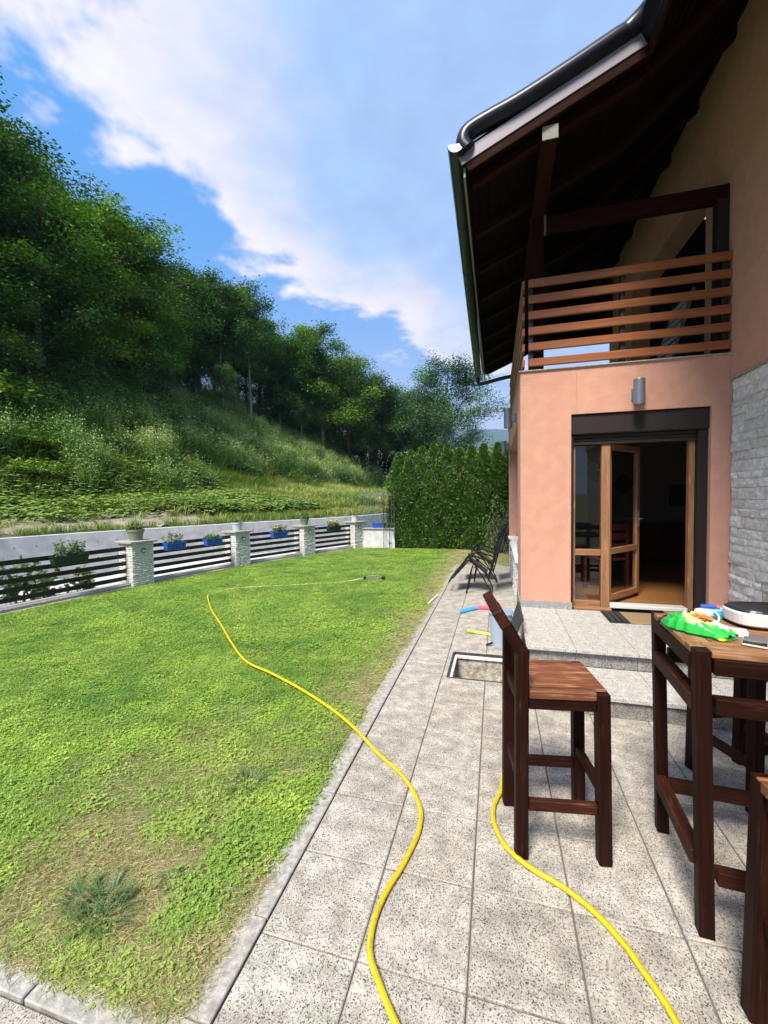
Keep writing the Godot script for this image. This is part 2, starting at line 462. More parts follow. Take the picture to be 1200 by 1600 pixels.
# ---------------------------------------------------------------- sky, sun, camera
func lerp_table(x: float, xs: Array, ys: Array) -> float:
	if x <= xs[0]: return ys[0]
	for i in range(1, xs.size()):
		if x <= xs[i]:
			return lerpf(ys[i - 1], ys[i], (x - xs[i - 1]) / (xs[i] - xs[i - 1]))
	return ys[ys.size() - 1]
func make_sky() -> Sky:
	var w := 3072
	var h := 1536
	var f1 := fnl(301, 1.5, FastNoiseLite.TYPE_SIMPLEX_SMOOTH, 6)
	f1.fractal_gain = 0.56
	var f2 := fnl(303, 4.5, FastNoiseLite.TYPE_SIMPLEX_SMOOTH, 5)
	f2.fractal_gain = 0.6
	var f3 := fnl(305, 0.55, FastNoiseLite.TYPE_SIMPLEX_SMOOTH, 4)
	var img := Image.create(w, h, false, Image.FORMAT_RGBF)
	var data := PackedFloat32Array()
	data.resize(w * h * 3)
	var ez := [-12.0, -5.0, -3.2, -2.7, -2.2, -1.86, -1.46, -1.04, -0.64, 0.0, 2.0, 6.0]
	var ex := [3.6, 0.75, -0.26, -0.6, -0.66, -0.98, -1.07, -0.99, -0.91, -0.8, -1.2, -2.0]
	for y in h:
		var th := PI * (y + 0.5) / h
		var dy := cos(th)
		var sy := sin(th)
		for x in w:
			var i := (y * w + x) * 3
			if y >= h / 2:
				data[i] = 0.20; data[i + 1] = 0.22; data[i + 2] = 0.18
				continue
			var az := TAU * (x + 0.5) / w
			var d := Vector3(sin(az) * sy, dy, -cos(az) * sy)
			var e := maxf(dy, 0.045)
			var px := d.x / e
			var pz := d.z / e
			# clear air
			var up := pow(clampf(dy, 0, 1), 0.55)
			var air := Vector3(0.6, 0.69, 0.86).lerp(Vector3(0.12, 0.36, 0.80), smoothstep(0.1, 0.72, up))
			# the sheet of cloud
			var r := sqrt(px * px + pz * pz)
			var k := clampf(2.6 / (0.6 + r), 0.25, 1.3)
			var n1 := f1.get_noise_2d(px, pz)
			var n2 := f2.get_noise_2d(px, pz)
			var ed := px - lerp_table(pz, ez, ex)
			var sd := ed + n1 * 0.3 * minf(1.0, 0.35 + 1.0 / (0.3 + absf(ed) * 4.0)) + n2 * 0.10
			var dens := smoothstep(-0.04, 0.14, sd)
			var dep := clampf(ed / 1.25, 0.0, 1.0)
			var white := Vector3(0.86, 0.82, 0.90)
			var veil := Vector3(0.36, 0.53, 0.84)
			var big := f3.get_noise_2d(px, pz)
			var cl := white.lerp(veil, smoothstep(0.0, 0.62, dep + n1 * 0.3 + big * 0.2))
			cl *= 1.0 + n2 * 0.10 + n1 * 0.10
			# small torn puffs ahead of the edge
			var puff := smoothstep(0.22, 0.5, n1 + n2 * 0.5) * smoothstep(-0.55, -0.05, sd) * 0.35
			var col := air.lerp(cl, maxf(dens, puff))
			# the air thickens towards the horizon
			var hz := pow(1.0 - clampf(dy, 0, 1), 5.0)
			col = col.lerp(Vector3(0.74, 0.75, 0.86), clampf(hz * 0.95, 0, 1))
			data[i] = col.x; data[i + 1] = col.y; data[i + 2] = col.z
	img = Image.create_from_data(w, h, false, Image.FORMAT_RGBF, data.to_byte_array())
	var pm := PanoramaSkyMaterial.new()
	pm.panorama = ImageTexture.create_from_image(img)
	var sky := Sky.new()
	sky.sky_material = pm
	return sky

func make_view() -> void:
	var cam := Camera3D.new()
	cam.name = "camera"
	add_child(cam)
	cam.position = Vector3(0, 1.65, 0)
	cam.rotation_degrees = Vector3(-2.111, 15.311, -0.787)
	cam.fov = rad_to_deg(2.0 * atan(800.0 / 640.0))
	cam.near = 0.05
	cam.far = 6000.0
	cam.current = true
	var env := Environment.new()
	env.background_mode = Environment.BG_SKY
	env.sky = make_sky()
	env.background_energy_multiplier = 0.78
	env.tonemap_mode = Environment.TONE_MAPPER_LINEAR
	env.tonemap_exposure = 1.56
	env.fog_enabled = true
	env.fog_density = 0.00025
	env.fog_light_color = Color(0.6, 0.76, 1.0)
	env.sdfgi_enabled = true
	env.ssao_enabled = true
	env.ssil_enabled = true
	var we := WorldEnvironment.new()
	we.name = "world_environment"
	we.environment = env
	add_child(we)
	var sun := DirectionalLight3D.new()
	sun.name = "sun"
	sun.light_energy = 1.5
	sun.light_color = Color(1.0, 0.965, 0.91)
	sun.light_angular_distance = 18.0
	sun.shadow_enabled = true
	add_child(sun)
	sun.look_at_from_position(Vector3(-0.15, 0.81, 0.57), Vector3.ZERO, Vector3.UP)

# ---------------------------------------------------------------- the lie of the land
const WZ := [-10.0, 3.0, 5.79, 6.82, 7.92, 9.83, 12.04, 14.62, 20.0, 30.0, 60.0, 120.0]
const WX := [-10.5, -9.75, -9.46, -9.17, -8.71, -7.73, -6.6, -5.2, -4.0, -2.5, 1.0, 6.0]
func wall_x(z: float) -> float:
	return lerp_table(-z, WZ, WX)
func rise(s: float, z: float) -> float:
	if s < 0.0: return 0.0
	var s0 := lerp_table(-z, [6.0, 20.0, 40.0], [3.0, 7.0, 8.0])
	return 0.93 + 0.15 * minf(s, s0) + 0.75 * maxf(0.0, minf(s, s0 + 11.0) - s0) + 0.4 * maxf(0.0, s - s0 - 11.0)
func hill(x: float, z: float) -> float:
	var s := (wall_x(z) - x) * 0.9
	if s < 0.0: return 0.0
	return rise(s, z) + noise.get_noise_2d(x * 3.0, z * 3.0) * 0.25 * smoothstep(0.3, 3.0, s)

func make_land() -> void:
	var g := MB.new()
	var R := 3000.0
	for q in [[-R, -R, R, -4.33], [-R, -3.69, R, R], [-R, -4.33, -0.44, -3.69], [0.13, -4.33, R, -3.69]]:
		g.quad(Vector3(q[0], -0.085, q[1]), Vector3(q[2], -0.085, q[1]), Vector3(q[2], -0.085, q[3]), Vector3(q[0], -0.085, q[3]), Vector3.UP)
	var o := part("ground", g, M.meadow)
	o.set_meta("kind", "structure")
	# hillside behind the retaining wall
	var hm := MB.new()
	var zs := []
	var z := 14.0
	while z > -120.0:
		zs.append(z)
		z -= 0.6 if z > -30.0 else 2.0
	var ss := []
	var s := 0.0
	while s < 90.0:
		ss.append(s)
		s += 0.45 if s < 16.0 else 2.5
	var grid := []
	for zz in zs:
		var row := []
		for q in ss:
			var x: float = wall_x(zz) - q / 0.9 - 0.1
			row.append(Vector3(x, hill(x + 0.1, zz) if q > 0.0 else 0.9, zz))
		grid.append(row)
	for i in zs.size() - 1:
		for j in ss.size() - 1:
			hm.quad(grid[i][j], grid[i][j + 1], grid[i + 1][j + 1], grid[i + 1][j], Vector3.UP)
	var hs := part("hillside", hm, M.hill)
	hs.set_meta("kind", "structure")
	# bare earth patch low on the bank
	var dm := MB.new()
	for i in 26:
		for j in 9:
			var f := func(a, b):
				var zz: float = -4.0 - a * 0.26
				var q: float = 0.25 + b * 0.34
				var x: float = wall_x(zz) - q / 0.9
				var up: float = 0.05 + 0.05 * noise.get_noise_2d(a * 18.0, b * 18.0)
				var edge: float = minf(minf(a / 3.0, (26 - a) / 3.0), minf(b / 1.5, (9 - b) / 2.0)) + noise.get_noise_2d(a * 25.0 + 70.0, b * 25.0) * 0.9
				return Vector3(x, hill(x, zz) + (up if edge > 0.35 else -0.12), zz)
			dm.quad(f.call(i, j), f.call(i, j + 1), f.call(i + 1, j + 1), f.call(i + 1, j), Vector3.UP)
	part("bare_earth", dm, M.dirt).set_meta("kind", "structure")
	# far blue hills
	var fm := MB.new()
	var hn := fnl(77, 0.004, FastNoiseLite.TYPE_SIMPLEX_SMOOTH, 4)
	var prev := []
	for i in 61:
		var a := deg_to_rad(-60.0 + 2.0 * i)
		var row := []
		for q in [[1300.0, 0.0], [1500.0, 0.45], [1750.0, 0.8], [2000.0, 1.0]]:
			var ht: float = (300.0 + 60.0 * hn.get_noise_1d(i * 9.0) + 25.0 * hn.get_noise_1d(i * 60.0)) * q[1]
			row.append(Vector3(sin(a) * q[0], ht - 1.0, -cos(a) * q[0]))
		if prev:
			for k in 3:
				fm.quad(prev[k], row[k], row[k + 1], prev[k + 1], Vector3(0, 1, 1))
		prev = row
	part("hills", fm, M.far_hill).set_meta("kind", "structure")
	# lawn soil
	var lm := MB.new()
	var P := [Vector2(-0.99, -1.03), Vector2(-0.99, -9.9), Vector2(0.3, -9.95), Vector2(0.3, -13.1), Vector2(-4.2, -12.9), Vector2(-4.9, -12.3), Vector2(-5.5, -10.75), Vector2(-6.3, -8.7), Vector2(-6.9, -6.3), Vector2(-7.25, -4.2), Vector2(-7.5, -1.03)]
	var idx := Geometry2D.triangulate_polygon(PackedVector2Array(P))
	for k in range(0, idx.size(), 3):
		var q := []
		for m in 3: q.append(Vector3(P[idx[k + m]].x, -0.005, P[idx[k + m]].y))
		lm.tri(q[0], q[1], q[2], Vector3.UP)
	part("lawn_soil", lm, M.soil).set_meta("kind", "structure")

# ---------------------------------------------------------------- patio
const TX := -0.87
const TW := 0.3855
const TZ := -1.32
func slab_mesh(sx: float, sz: float, h := 0.04) -> ArrayMesh:
	return bx(Vector3(0, -h * 0.5, 0), Vector3(sx, h, sz), 0.004).mesh()
func make_patio() -> void:
	var pat := structure("patio")
	var bed := MB.new()
	# bed leaves the drain pit open
	for r in [[-0.87, -3.70, 2.6, 1.5], [-0.87, -9.92, -0.43, -3.70], [-0.43, -9.92, 0.3, -4.32], [0.12, -4.32, 2.6, -3.70], [0.12, -9.92, 2.6, -4.32], [-4.5, -0.90, -0.87, 1.5]]:
		if r[0] == 0.12 and r[1] == -9.92: continue
		bed.box(Vector3((r[0] + r[2]) * 0.5, -0.045, (r[1] + r[3]) * 0.5), Vector3(absf(r[2] - r[0]), 0.07, absf(r[3] - r[1])), Basis.IDENTITY, 0.0)
	part("mortar_bed", bed, M.mortar, pat)
	var full := slab_mesh(TW - 0.006, 0.378 - 0.006)
	for i in range(0, 9):
		for j in range(-4, 23):
			var x0 := TX + i * TW
			var z1 := TZ - j * 0.378
			var z0 := z1 - 0.378
			var x1 := x0 + TW
			if j >= 6 and x0 > 0.2: continue
			if x0 > 2.36: continue
			# the drain pit takes the place of a slab and a half
			var pieces := [[x0, x1, z0, z1]]
			if x1 > -0.43 and x0 < 0.12 and z0 < -3.69 and z1 > -4.33:
				pieces = []
				if z1 > -3.69: pieces.append([x0, x1, -3.69, z1])
				if z0 < -4.33: pieces.append([x0, x1, z0, -4.33])
				var za := maxf(z0, -4.33); var zb := minf(z1, -3.69)
				if x0 < -0.44: pieces.append([x0, -0.44, za, zb])
				if x1 > 0.13: pieces.append([0.13, x1, za, zb])
			if j == 22: pieces = [[x0, x1, -9.95, z1]]
			for q in pieces:
				if q[1] - q[0] < 0.03 or q[3] - q[2] < 0.03: continue
				var o: MeshInstance3D
				var whole: bool = absf(q[1] - q[0] - TW) < 0.001 and absf(q[3] - q[2] - 0.378) < 0.001
				o = part("paving_slab", full if whole else slab_mesh(q[1] - q[0] - 0.006, q[3] - q[2] - 0.006), M["tile%d" % (rng.randi() % 4)], pat)
				o.position = Vector3((q[0] + q[1]) * 0.5, rnd(-0.0015, 0.0015), (q[2] + q[3]) * 0.5)
				o.rotation = Vector3(rnd(-0.002, 0.002), rnd(-0.004, 0.004), rnd(-0.002, 0.002))
	for i in range(1, 7):
		for j in range(0, 3):
			var o := part("paving_slab", full, M["tile%d" % (rng.randi() % 4)], pat)
			o.position = Vector3(TX - (i - 0.5) * TW - 0.01, rnd(-0.001, 0.001), -0.735 + j * 0.378)
	# concrete kerb
	var kb := structure("kerb")
	var z := -1.03
	var ends := [-1.37, -2.07, -2.83, -3.6, -4.36, -5.1, -5.9, -6.65, -7.4, -8.2, -8.95, -9.9]
	for e in ends:
		var o := part("kerb_stone", mm(Vector3(-0.985, -0.08, e + 0.003), Vector3(-0.875, rnd(0.0, 0.006), z - 0.003), 0.004), M.kerb, kb)
		o.rotation.y = 0.0
		z = e
	var x := -0.875
	for e in [-1.52, -2.25, -3.0, -3.8]:
		part("kerb_stone", mm(Vector3(e + 0.004, -0.08, -1.027), Vector3(x - 0.004, rnd(0.001, 0.007), -0.93), 0.004), M.kerb, kb)
		x = e
	# open drain pit
	var pit := thing("drain_pit", "open rectangular concrete drain pit sunk in the patio paving", "drain", Vector3(-0.155, 0, -4.01))
	var a := Vector3(-0.285, 0, -0.32); var b := Vector3(0.285, 0, 0.32)
	part("wall", mm(Vector3(a.x, -0.45, a.z), Vector3(a.x + 0.02, -0.035, b.z)), M.old_concrete, pit)
	part("wall", mm(Vector3(b.x - 0.02, -0.45, a.z), Vector3(b.x, -0.035, b.z)), M.old_concrete, pit)
	part("wall", mm(Vector3(a.x + 0.02, -0.45, a.z), Vector3(b.x - 0.02, -0.035, a.z + 0.02)), M.old_concrete, pit)
	part("wall", mm(Vector3(a.x + 0.02, -0.45, b.z - 0.02), Vector3(b.x - 0.02, -0.035, b.z)), M.old_concrete, pit)
	part("floor", mm(Vector3(a.x + 0.02, -0.45, a.z + 0.02), Vector3(b.x - 0.02, -0.4, b.z - 0.02)), M.old_concrete, pit)
	var fr := MB.new()
	for s in [[Vector3(0, -0.015, a.z + 0.008), Vector3(0.57, 0.034, 0.014)], [Vector3(0, -0.015, b.z - 0.008), Vector3(0.57, 0.034, 0.014)], [Vector3(a.x + 0.008, -0.015, 0), Vector3(0.014, 0.034, 0.612)], [Vector3(b.x - 0.008, -0.015, 0), Vector3(0.014, 0.034, 0.612)]]:
		fr.box(s[0], s[1], Basis.IDENTITY, 0.002)
	part("frame", fr, M.grate, pit)
	var lip := MB.new()
	for s in [[Vector3(0, -0.04, a.z + 0.028), Vector3(0.53, 0.03, 0.03)], [Vector3(a.x + 0.028, -0.04, 0), Vector3(0.03, 0.03, 0.55)]]:
		lip.box(s[0], s[1], Basis.IDENTITY, 0.004)
	part("ledge", lip, M.white_stone[1], pit)
	# the pit's slatted cover leans on the landing
	var gr := thing("drain_cover", "dark slatted drain cover leaning against the side of the granite landing", "cover", Vector3(0.16, 0, -4.32))
	var p0 := Vector3(-0.085, 0.012, 0); var p1 := Vector3(0.075, 0.50, 0)
	var dirv := (p1 - p0).normalized()
	var outv := Vector3(-dirv.y, dirv.x, 0)
	for k in 9:
		var zz := -0.29 + k * 0.0725
		part("slat", barm(p0 + Vector3(0, 0, zz), p1 + Vector3(0, 0, zz), 0.045, 0.02, outv), M.grate, gr)
	for q in [0.06, 0.5, 0.94]:
		var c := p0.lerp(p1, q) - outv * 0.016
		part("cross_bar", barm(c + Vector3(0, 0, -0.31), c + Vector3(0, 0, 0.31), 0.03, 0.012, outv), M.grate, gr)

# rough-faced stone block: front face towards +z, unit size, back flat at z=0
func stone_mesh(seed_: int, dep := 0.5) -> ArrayMesh:
	var r := RandomNumberGenerator.new()
	r.seed = seed_
	var m := MB.new()
	var nx := 4; var ny := 3
	var g := []
	for j in ny + 1:
		var row := []
		for i in nx + 1:
			var edge: bool = i == 0 or j == 0 or i == nx or j == ny
			var x := -0.5 + float(i) / nx + (0.0 if edge else r.randf_range(-0.07, 0.07))
			var y := -0.5 + float(j) / ny + (0.0 if edge else r.randf_range(-0.09, 0.09))
			row.append(Vector3(x, y, dep * (r.randf_range(0.45, 0.75) if edge else r.randf_range(0.7, 1.0))))
		g.append(row)
	for j in ny:
		for i in nx:
			if r.randf() < 0.5: m.quad(g[j][i], g[j][i + 1], g[j + 1][i + 1], g[j + 1][i], Vector3.BACK)
			else: m.quad(g[j][i + 1], g[j + 1][i + 1], g[j + 1][i], g[j][i], Vector3.BACK)
	for i in nx:
		m.quad(g[0][i], g[0][i + 1], Vector3(g[0][i + 1].x, -0.5, 0), Vector3(g[0][i].x, -0.5, 0), Vector3.DOWN)
		m.quad(g[ny][i], g[ny][i + 1], Vector3(g[ny][i + 1].x, 0.5, 0), Vector3(g[ny][i].x, 0.5, 0), Vector3.UP)
	for j in ny:
		m.quad(g[j][0], g[j + 1][0], Vector3(-0.5, g[j + 1][0].y, 0), Vector3(-0.5, g[j][0].y, 0), Vector3.LEFT)
		m.quad(g[j][nx], g[j + 1][nx], Vector3(0.5, g[j + 1][nx].y, 0), Vector3(0.5, g[j][nx].y, 0), Vector3.RIGHT)
	return m.mesh()
# joined courses of small rough stones on a rectangle: origin o, along u (length lu), up to height h, facing nrm
func clad(m: MB, o: Vector3, u: Vector3, lu: float, h: float, nrm: Vector3, ch: float, cl: float, dep := 0.022) -> void:
	var y := 0.0
	while y < h - 0.005:
		var hh := minf(ch * rnd(0.75, 1.3), h - y)
		if h - y - hh < ch * 0.4: hh = h - y
		var x := 0.0
		while x < lu - 0.005:
			var ll := minf(cl * rnd(0.5, 1.6), lu - x)
			if lu - x - ll < cl * 0.3: ll = lu - x
			var g := 0.003
			var q := [o + u * (x + g) + Vector3.UP * (y + g), o + u * (x + ll - g) + Vector3.UP * (y + g), o + u * (x + ll - g) + Vector3.UP * (y + hh - g), o + u * (x + g) + Vector3.UP * (y + hh - g)]
			var f := []
			for k in 4: f.append(q[k] + nrm * dep * rnd(0.35, 0.8))
			var c: Vector3 = (f[0] + f[1] + f[2] + f[3]) * 0.25 + nrm * dep * rnd(0.05, 0.5) + u * rnd(-0.2, 0.2) * ll
			for k in 4:
				m.tri(f[k], f[(k + 1) % 4], c, nrm)
				m.quad(f[k], f[(k + 1) % 4], q[(k + 1) % 4], q[k], (q[k] + q[(k + 1) % 4]) * 0.5 - (q[0] + q[2]) * 0.5)
			x += ll
		y += hh

# ---------------------------------------------------------------- the house
const XL := 0.28
const XR := 2.36
const FZ := -5.1
func under(x: float) -> float:
	return 4.79 + 0.42 * (x + 0.24) if x < 1.27 else 5.424 + 0.85 * (x - 1.27)
func slope(x: float) -> Vector3:
	return Vector3(1, 0.42 if x < 1.27 else 0.85, 0).normalized()
func pane(a: Vector3, b: Vector3) -> MB:
	return mm(a, b, 0.0)
func make_house() -> void:
	var h := thing("house", "pink plaster house with wooden balcony rails under a dark overhanging roof", "house")
	# --- ground floor front
	part("wall", mm(Vector3(XL, 0.0, -5.4), Vector3(0.83, 2.56, FZ), 0.0), M.pink, h)
	part("wall", mm(Vector3(2.19, 0.0, -5.4), Vector3(2.40, 2.56, FZ), 0.0), M.pink, h)
	part("wall", mm(Vector3(XL, 2.56, -5.4), Vector3(0.883, 3.08, FZ), 0.0), M.pink, h)
	part("wall", mm(Vector3(0.8845, 2.56, -5.4), Vector3(2.40, 3.08, FZ - 0.0006), 0.0), M.pink, h)
	# --- side wall with its long opening
	part("wall", mm(Vector3(XL, 0.0, -5.77), Vector3(0.58, 3.08, -5.4), 0.004), M.pink, h)
	part("wall", mm(Vector3(XL, 2.6, -9.3), Vector3(0.58, 3.08, -5.77), 0.004), M.pink, h)
	part("wall", mm(Vector3(XL, 0.0, -9.7), Vector3(0.58, 3.08, -9.3), 0.004), M.pink, h)
	part("wall", mm(Vector3(XL + 0.02, 0.0, -9.3), Vector3(0.58, 0.73, -5.77), 0.0), M.concrete, h)
	var cl := MB.new()
	clad(cl, Vector3(XL + 0.02, 0.0, -9.3), Vector3(0, 0, 1), 3.53, 0.72, Vector3.LEFT, 0.05, 0.22, 0.03)
	var ck := part("stone_cladding", cl, M.white_stone[1], h)
	ck.set_meta("kind", "stuff")
	part("window_ledge", mm(Vector3(XL - 0.03, 0.73, -9.3), Vector3(0.54, 0.765, -5.77), 0.004), M.white_stone[3], h)
	var sh := part("added_shutter", mm(Vector3(0.54, 0.765, -9.3), Vector3(0.565, 2.6, -5.77), 0.0), M.dark_brown, h)  # closed boards and slats added over the window opening to keep the room dark
	for k in 15:
		part("slat", mm(Vector3(0.525, 0.78 + k * 0.12, -9.28), Vector3(0.54, 0.885 + k * 0.12, -5.79), 0.004), M.dark_brown, sh)
	part("plinth", mm(Vector3(XL - 0.012, 0.32, FZ), Vector3(0.845, 0.40, FZ + 0.014), 0.002), M.plinth, h)
	part("plinth", mm(Vector3(2.18, 0.32, FZ), Vector3(2.36, 0.40, FZ + 0.014), 0.002), M.plinth, h)
	part("plinth", mm(Vector3(XL - 0.014, 0.0, -5.77), Vector3(XL, 0.40, FZ - 0.001), 0.002), M.plinth, h)
	part("wall", mm(Vector3(0.58, 0.0, -9.9), Vector3(6.0, 3.08, -9.6), 0.0), M.pink, h)
	# --- main wall beside the landing: stone below, pink plaster above
	part("wall", mm(Vector3(2.405, 0.0, FZ + 0.002), Vector3(2.70, 2.83, 1.8), 0.0), M.old_concrete, h)
	part("wall", mm(Vector3(XR - 0.012, 2.83, -5.099), Vector3(2.70, 6.5, 1.8), 0.006), M.pink, h)
	part("drip_edge", mm(Vector3(XR - 0.03, 2.815, -5.05), Vector3(2.42, 2.829, 1.8), 0.002), M.kerb, h)
	part("wall", mm(Vector3(XR, 3.08, -5.7), Vector3(2.66, 6.5, -5.101), 0.004), M.pink, h)
	part("wall", mm(Vector3(XR, 5.25, -8.4), Vector3(2.66, 6.5, -5.7), 0.004), M.pink, h)
	part("wall", mm(Vector3(XR, 3.08, -9.9), Vector3(2.66, 6.5, -8.4), 0.004), M.pink, h)
	var sw := part("stone_wall", mm(Vector3(2.385, 0.32, FZ + 0.01), Vector3(2.404, 2.82, -1.6), 0.0), M.mortar, h)
	var shapes := []
	for k in 10: shapes.append(stone_mesh(500 + k))
	var sb := Basis(Vector3(0, 0, 1), Vector3(0, 1, 0), Vector3(-1, 0, 0))
	var y := 0.325
	while y < 2.80:
		var hh := rnd(0.065, 0.125)
		if 2.81 - y - hh < 0.05: hh = 2.81 - y
		var z := FZ + 0.012 - rnd(0, 0.1)
		while z < -1.6:
			var ll := rnd(0.16, 0.46)
			var z0 := maxf(z, FZ + 0.012)
			var o := part("stone", shapes[rng.randi() % 10], M.white_stone[rng.randi() % 5], sw)
			var flip := -1.0 if rng.randf() < 0.5 else 1.0
			o.transform = Transform3D(Basis(sb.x * (z + ll - z0 - 0.003), sb.y * (hh - 0.003), sb.z * rnd(0.05, 0.1)), Vector3(2.388, y + hh * 0.5, (z + ll + z0) * 0.5))
			z += ll
		y += hh
	# --- floors and rooms behind the openings
	var fl := part("floor", mm(Vector3(0.58, 0.0, -9.6), Vector3(5.6, 0.30, -5.4), 0.0), M.mortar, h)
	for i in 16:
		for j in 4:
			part("floor_board", mm(Vector3(0.6 + j * 1.25 + (0.3 if i % 2 else 0.0), 0.30, -9.58 + i * 0.265), Vector3(0.6 + j * 1.25 + 1.245 + (0.3 if i % 2 else 0.0), 0.33, -9.58 + i * 0.265 + 0.262), 0.001), M.parquet, fl)
	part("ceiling", mm(Vector3(0.58, 2.76, -9.6), Vector3(5.6, 3.0, -5.4), 0.0), M.interior, h)
	part("balcony_floor", mm(Vector3(0.58, 3.0, -9.6), Vector3(6.0, 3.06, -5.4), 0.0), M.tread, h)
	part("room_wall", mm(Vector3(5.6, 0.0, -9.6), Vector3(5.8, 3.0, -5.1), 0.0), M.interior, h)
	part("room_wall", mm(Vector3(2.70, 0.0, -5.4), Vector3(5.6, 3.0, -5.15), 0.0), M.interior, h)
	part("room_wall", mm(Vector3(0.582, 0.33, -9.6), Vector3(5.6, 2.76, -9.56), 0.0), M.interior, h)
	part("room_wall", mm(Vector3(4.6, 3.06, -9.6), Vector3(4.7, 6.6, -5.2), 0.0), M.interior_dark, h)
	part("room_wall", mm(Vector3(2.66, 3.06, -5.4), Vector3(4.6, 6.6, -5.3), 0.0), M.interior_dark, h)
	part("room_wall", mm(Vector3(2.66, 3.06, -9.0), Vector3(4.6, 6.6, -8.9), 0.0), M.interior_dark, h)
	# capping of the parapet
	part("coping", mm(Vector3(XL - 0.02, 3.08, -5.4), Vector3(XR, 3.094, FZ + 0.022), 0.003), M.kerb, h)
	part("coping", mm(Vector3(XL - 0.02, 3.08, -9.7), Vector3(0.58, 3.094, -5.4), 0.003), M.kerb, h)
	# --- terrace door
	make_door(h)
	# --- balcony rails
	var bal := Node3D.new(); bal.name = "balustrade"; h.add_child(bal)
	for k in 6:
		part("rail", mm(Vector3(0.37, 3.135 + k * 0.18, FZ - 0.015), Vector3(XR - 0.005, 3.224 + k * 0.18, FZ + 0.02), 0.006), M.rail, bal)
		part("side_rail", mm(Vector3(0.30, 3.135 + k * 0.18, -9.6), Vector3(0.33, 3.22 + k * 0.18, FZ + 0.01), 0.004), M.rail, bal)
	for q in [Vector3(0.395, 0, FZ - 0.04), Vector3(1.35, 0, FZ - 0.04), Vector3(2.3, 0, FZ - 0.04)]:
		part("baluster", mm(q + Vector3(-0.025, 3.094, -0.025), q + Vector3(0.025, 4.1, 0.024), 0.003), M.dark_brown, bal)
	for k in 4:
		part("baluster", mm(Vector3(0.331, 3.094, -6.2 - k * 1.1), Vector3(0.375, 4.1, -6.16 - k * 1.1), 0.003), M.dark_brown, bal)
	# --- timber frame
	part("post", mm(Vector3(0.43, 3.094, -5.29), Vector3(0.545, 4.86, -5.175), 0.006), M.roof_wood, h)
	part("post", mm(Vector3(2.25, 3.094, -5.29), Vector3(XR - 0.004, 4.72, -5.175), 0.006), M.dark_brown, h)
	part("post", mm(Vector3(0.43, 3.094, -9.6), Vector3(0.545, 4.86, -9.485), 0.006), M.roof_wood, h)
	part("tie_beam", mm(Vector3(0.546, 4.70, -5.285), Vector3(XR - 0.004, 4.86, -5.18), 0.006), M.roof_wood, h)
	part("bracket", mm(Vector3(0.5455, 4.68, -5.25), Vector3(0.57, 4.87, -5.165), 0.002), M.lamp_grey, h)
	# dark boarded gable at the far end of the balcony
	for k in 12:
		var gy0 := 4.98 + k * 0.115
		var gx0 := maxf(0.3, 0.5 + (gy0 - 5.0) / 0.6)
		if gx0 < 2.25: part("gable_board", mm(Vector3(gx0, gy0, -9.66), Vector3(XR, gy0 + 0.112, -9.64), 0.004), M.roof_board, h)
	# --- roof
	var roof := Node3D.new(); roof.name = "roof"; h.add_child(roof)
	var up := Vector3(-0.42, 1, 0).normalized()
	var up2 := Vector3(-0.85, 1, 0).normalized()
	var bd := MB.new()
	var xx := -0.265
	while xx < 5.4:
		var z1 := -4.06 if xx < 1.27 else 2.2
		var p := Vector3(xx, under(xx), 0)
		var dx := slope(xx)
		var nu := Vector3(-dx.y, dx.x, 0)
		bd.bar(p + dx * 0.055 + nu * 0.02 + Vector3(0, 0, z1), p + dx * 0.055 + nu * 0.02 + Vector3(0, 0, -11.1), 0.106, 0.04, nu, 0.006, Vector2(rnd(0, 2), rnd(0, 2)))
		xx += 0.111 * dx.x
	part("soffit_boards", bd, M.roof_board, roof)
	var tl := MB.new()
	for r in [[-0.285, 1.269, -4.08, -11.1], [1.271, 5.4, 2.2, -11.1]]:
		var nu: Vector3 = up if r[0] < 0.0 else up2
		var p := Vector3(r[0], under(r[0]), 0) + nu * 0.105
		var q := Vector3(r[1], under(r[1]), 0) + nu * 0.105
		tl.bar(p + Vector3(0, 0, (r[2] + r[3]) * 0.5), q + Vector3(0, 0, (r[2] + r[3]) * 0.5), absf(r[2] - r[3]), 0.12, nu, 0.0)
	var p5 := Vector3(5.4, under(5.4) + 0.12, 0)
	tl.bar(p5 + Vector3(0, 0, -4.1), Vector3(10.5, 5.2, -4.1), 13.2, 0.14, Vector3(0.8, 1, 0).normalized(), 0.0)
	part("tile_covering", tl, M.roll, roof)
	var rz := -4.3
	while rz > -11.0:
		part("rafter", barm(Vector3(-0.24, under(-0.24), rz) - up * 0.042, Vector3(1.26, under(1.26), rz) - up * 0.042, 0.09, 0.083, up, 0.006), M.roof_wood, roof)
		part("rafter", barm(Vector3(1.29, under(1.29), rz) - up2 * 0.042, Vector3(2.355, under(2.355), rz) - up2 * 0.042, 0.09, 0.083, up2, 0.006), M.roof_wood, roof)
		rz -= 0.82
	rz = -3.48
	while rz < 2.0:
		part("rafter", barm(Vector3(1.34, under(1.34), rz) - up2 * 0.042, Vector3(2.34, under(2.34), rz) - up2 * 0.042, 0.09, 0.083, up2, 0.006), M.roof_wood, roof)
		rz += 0.82
	var pur := part("purlin", mm(Vector3(0.415, 4.86, -11.0), Vector3(0.555, 4.985, -4.10), 0.004), M.roof_wood, roof)
	part("end_grain", mm(Vector3(0.417, 4.862, -4.10), Vector3(0.553, 4.983, -4.094), 0.001), M.pale_wood, pur)
	# verge: barge board, metal flashing and the dark roll on top
	part("barge_board", barm(Vector3(-0.27, under(-0.27), -4.07) - up * 0.035, Vector3(1.24, under(1.24), -4.07) - up * 0.035, 0.03, 0.09, up, 0.004), M.roof_wood, roof)
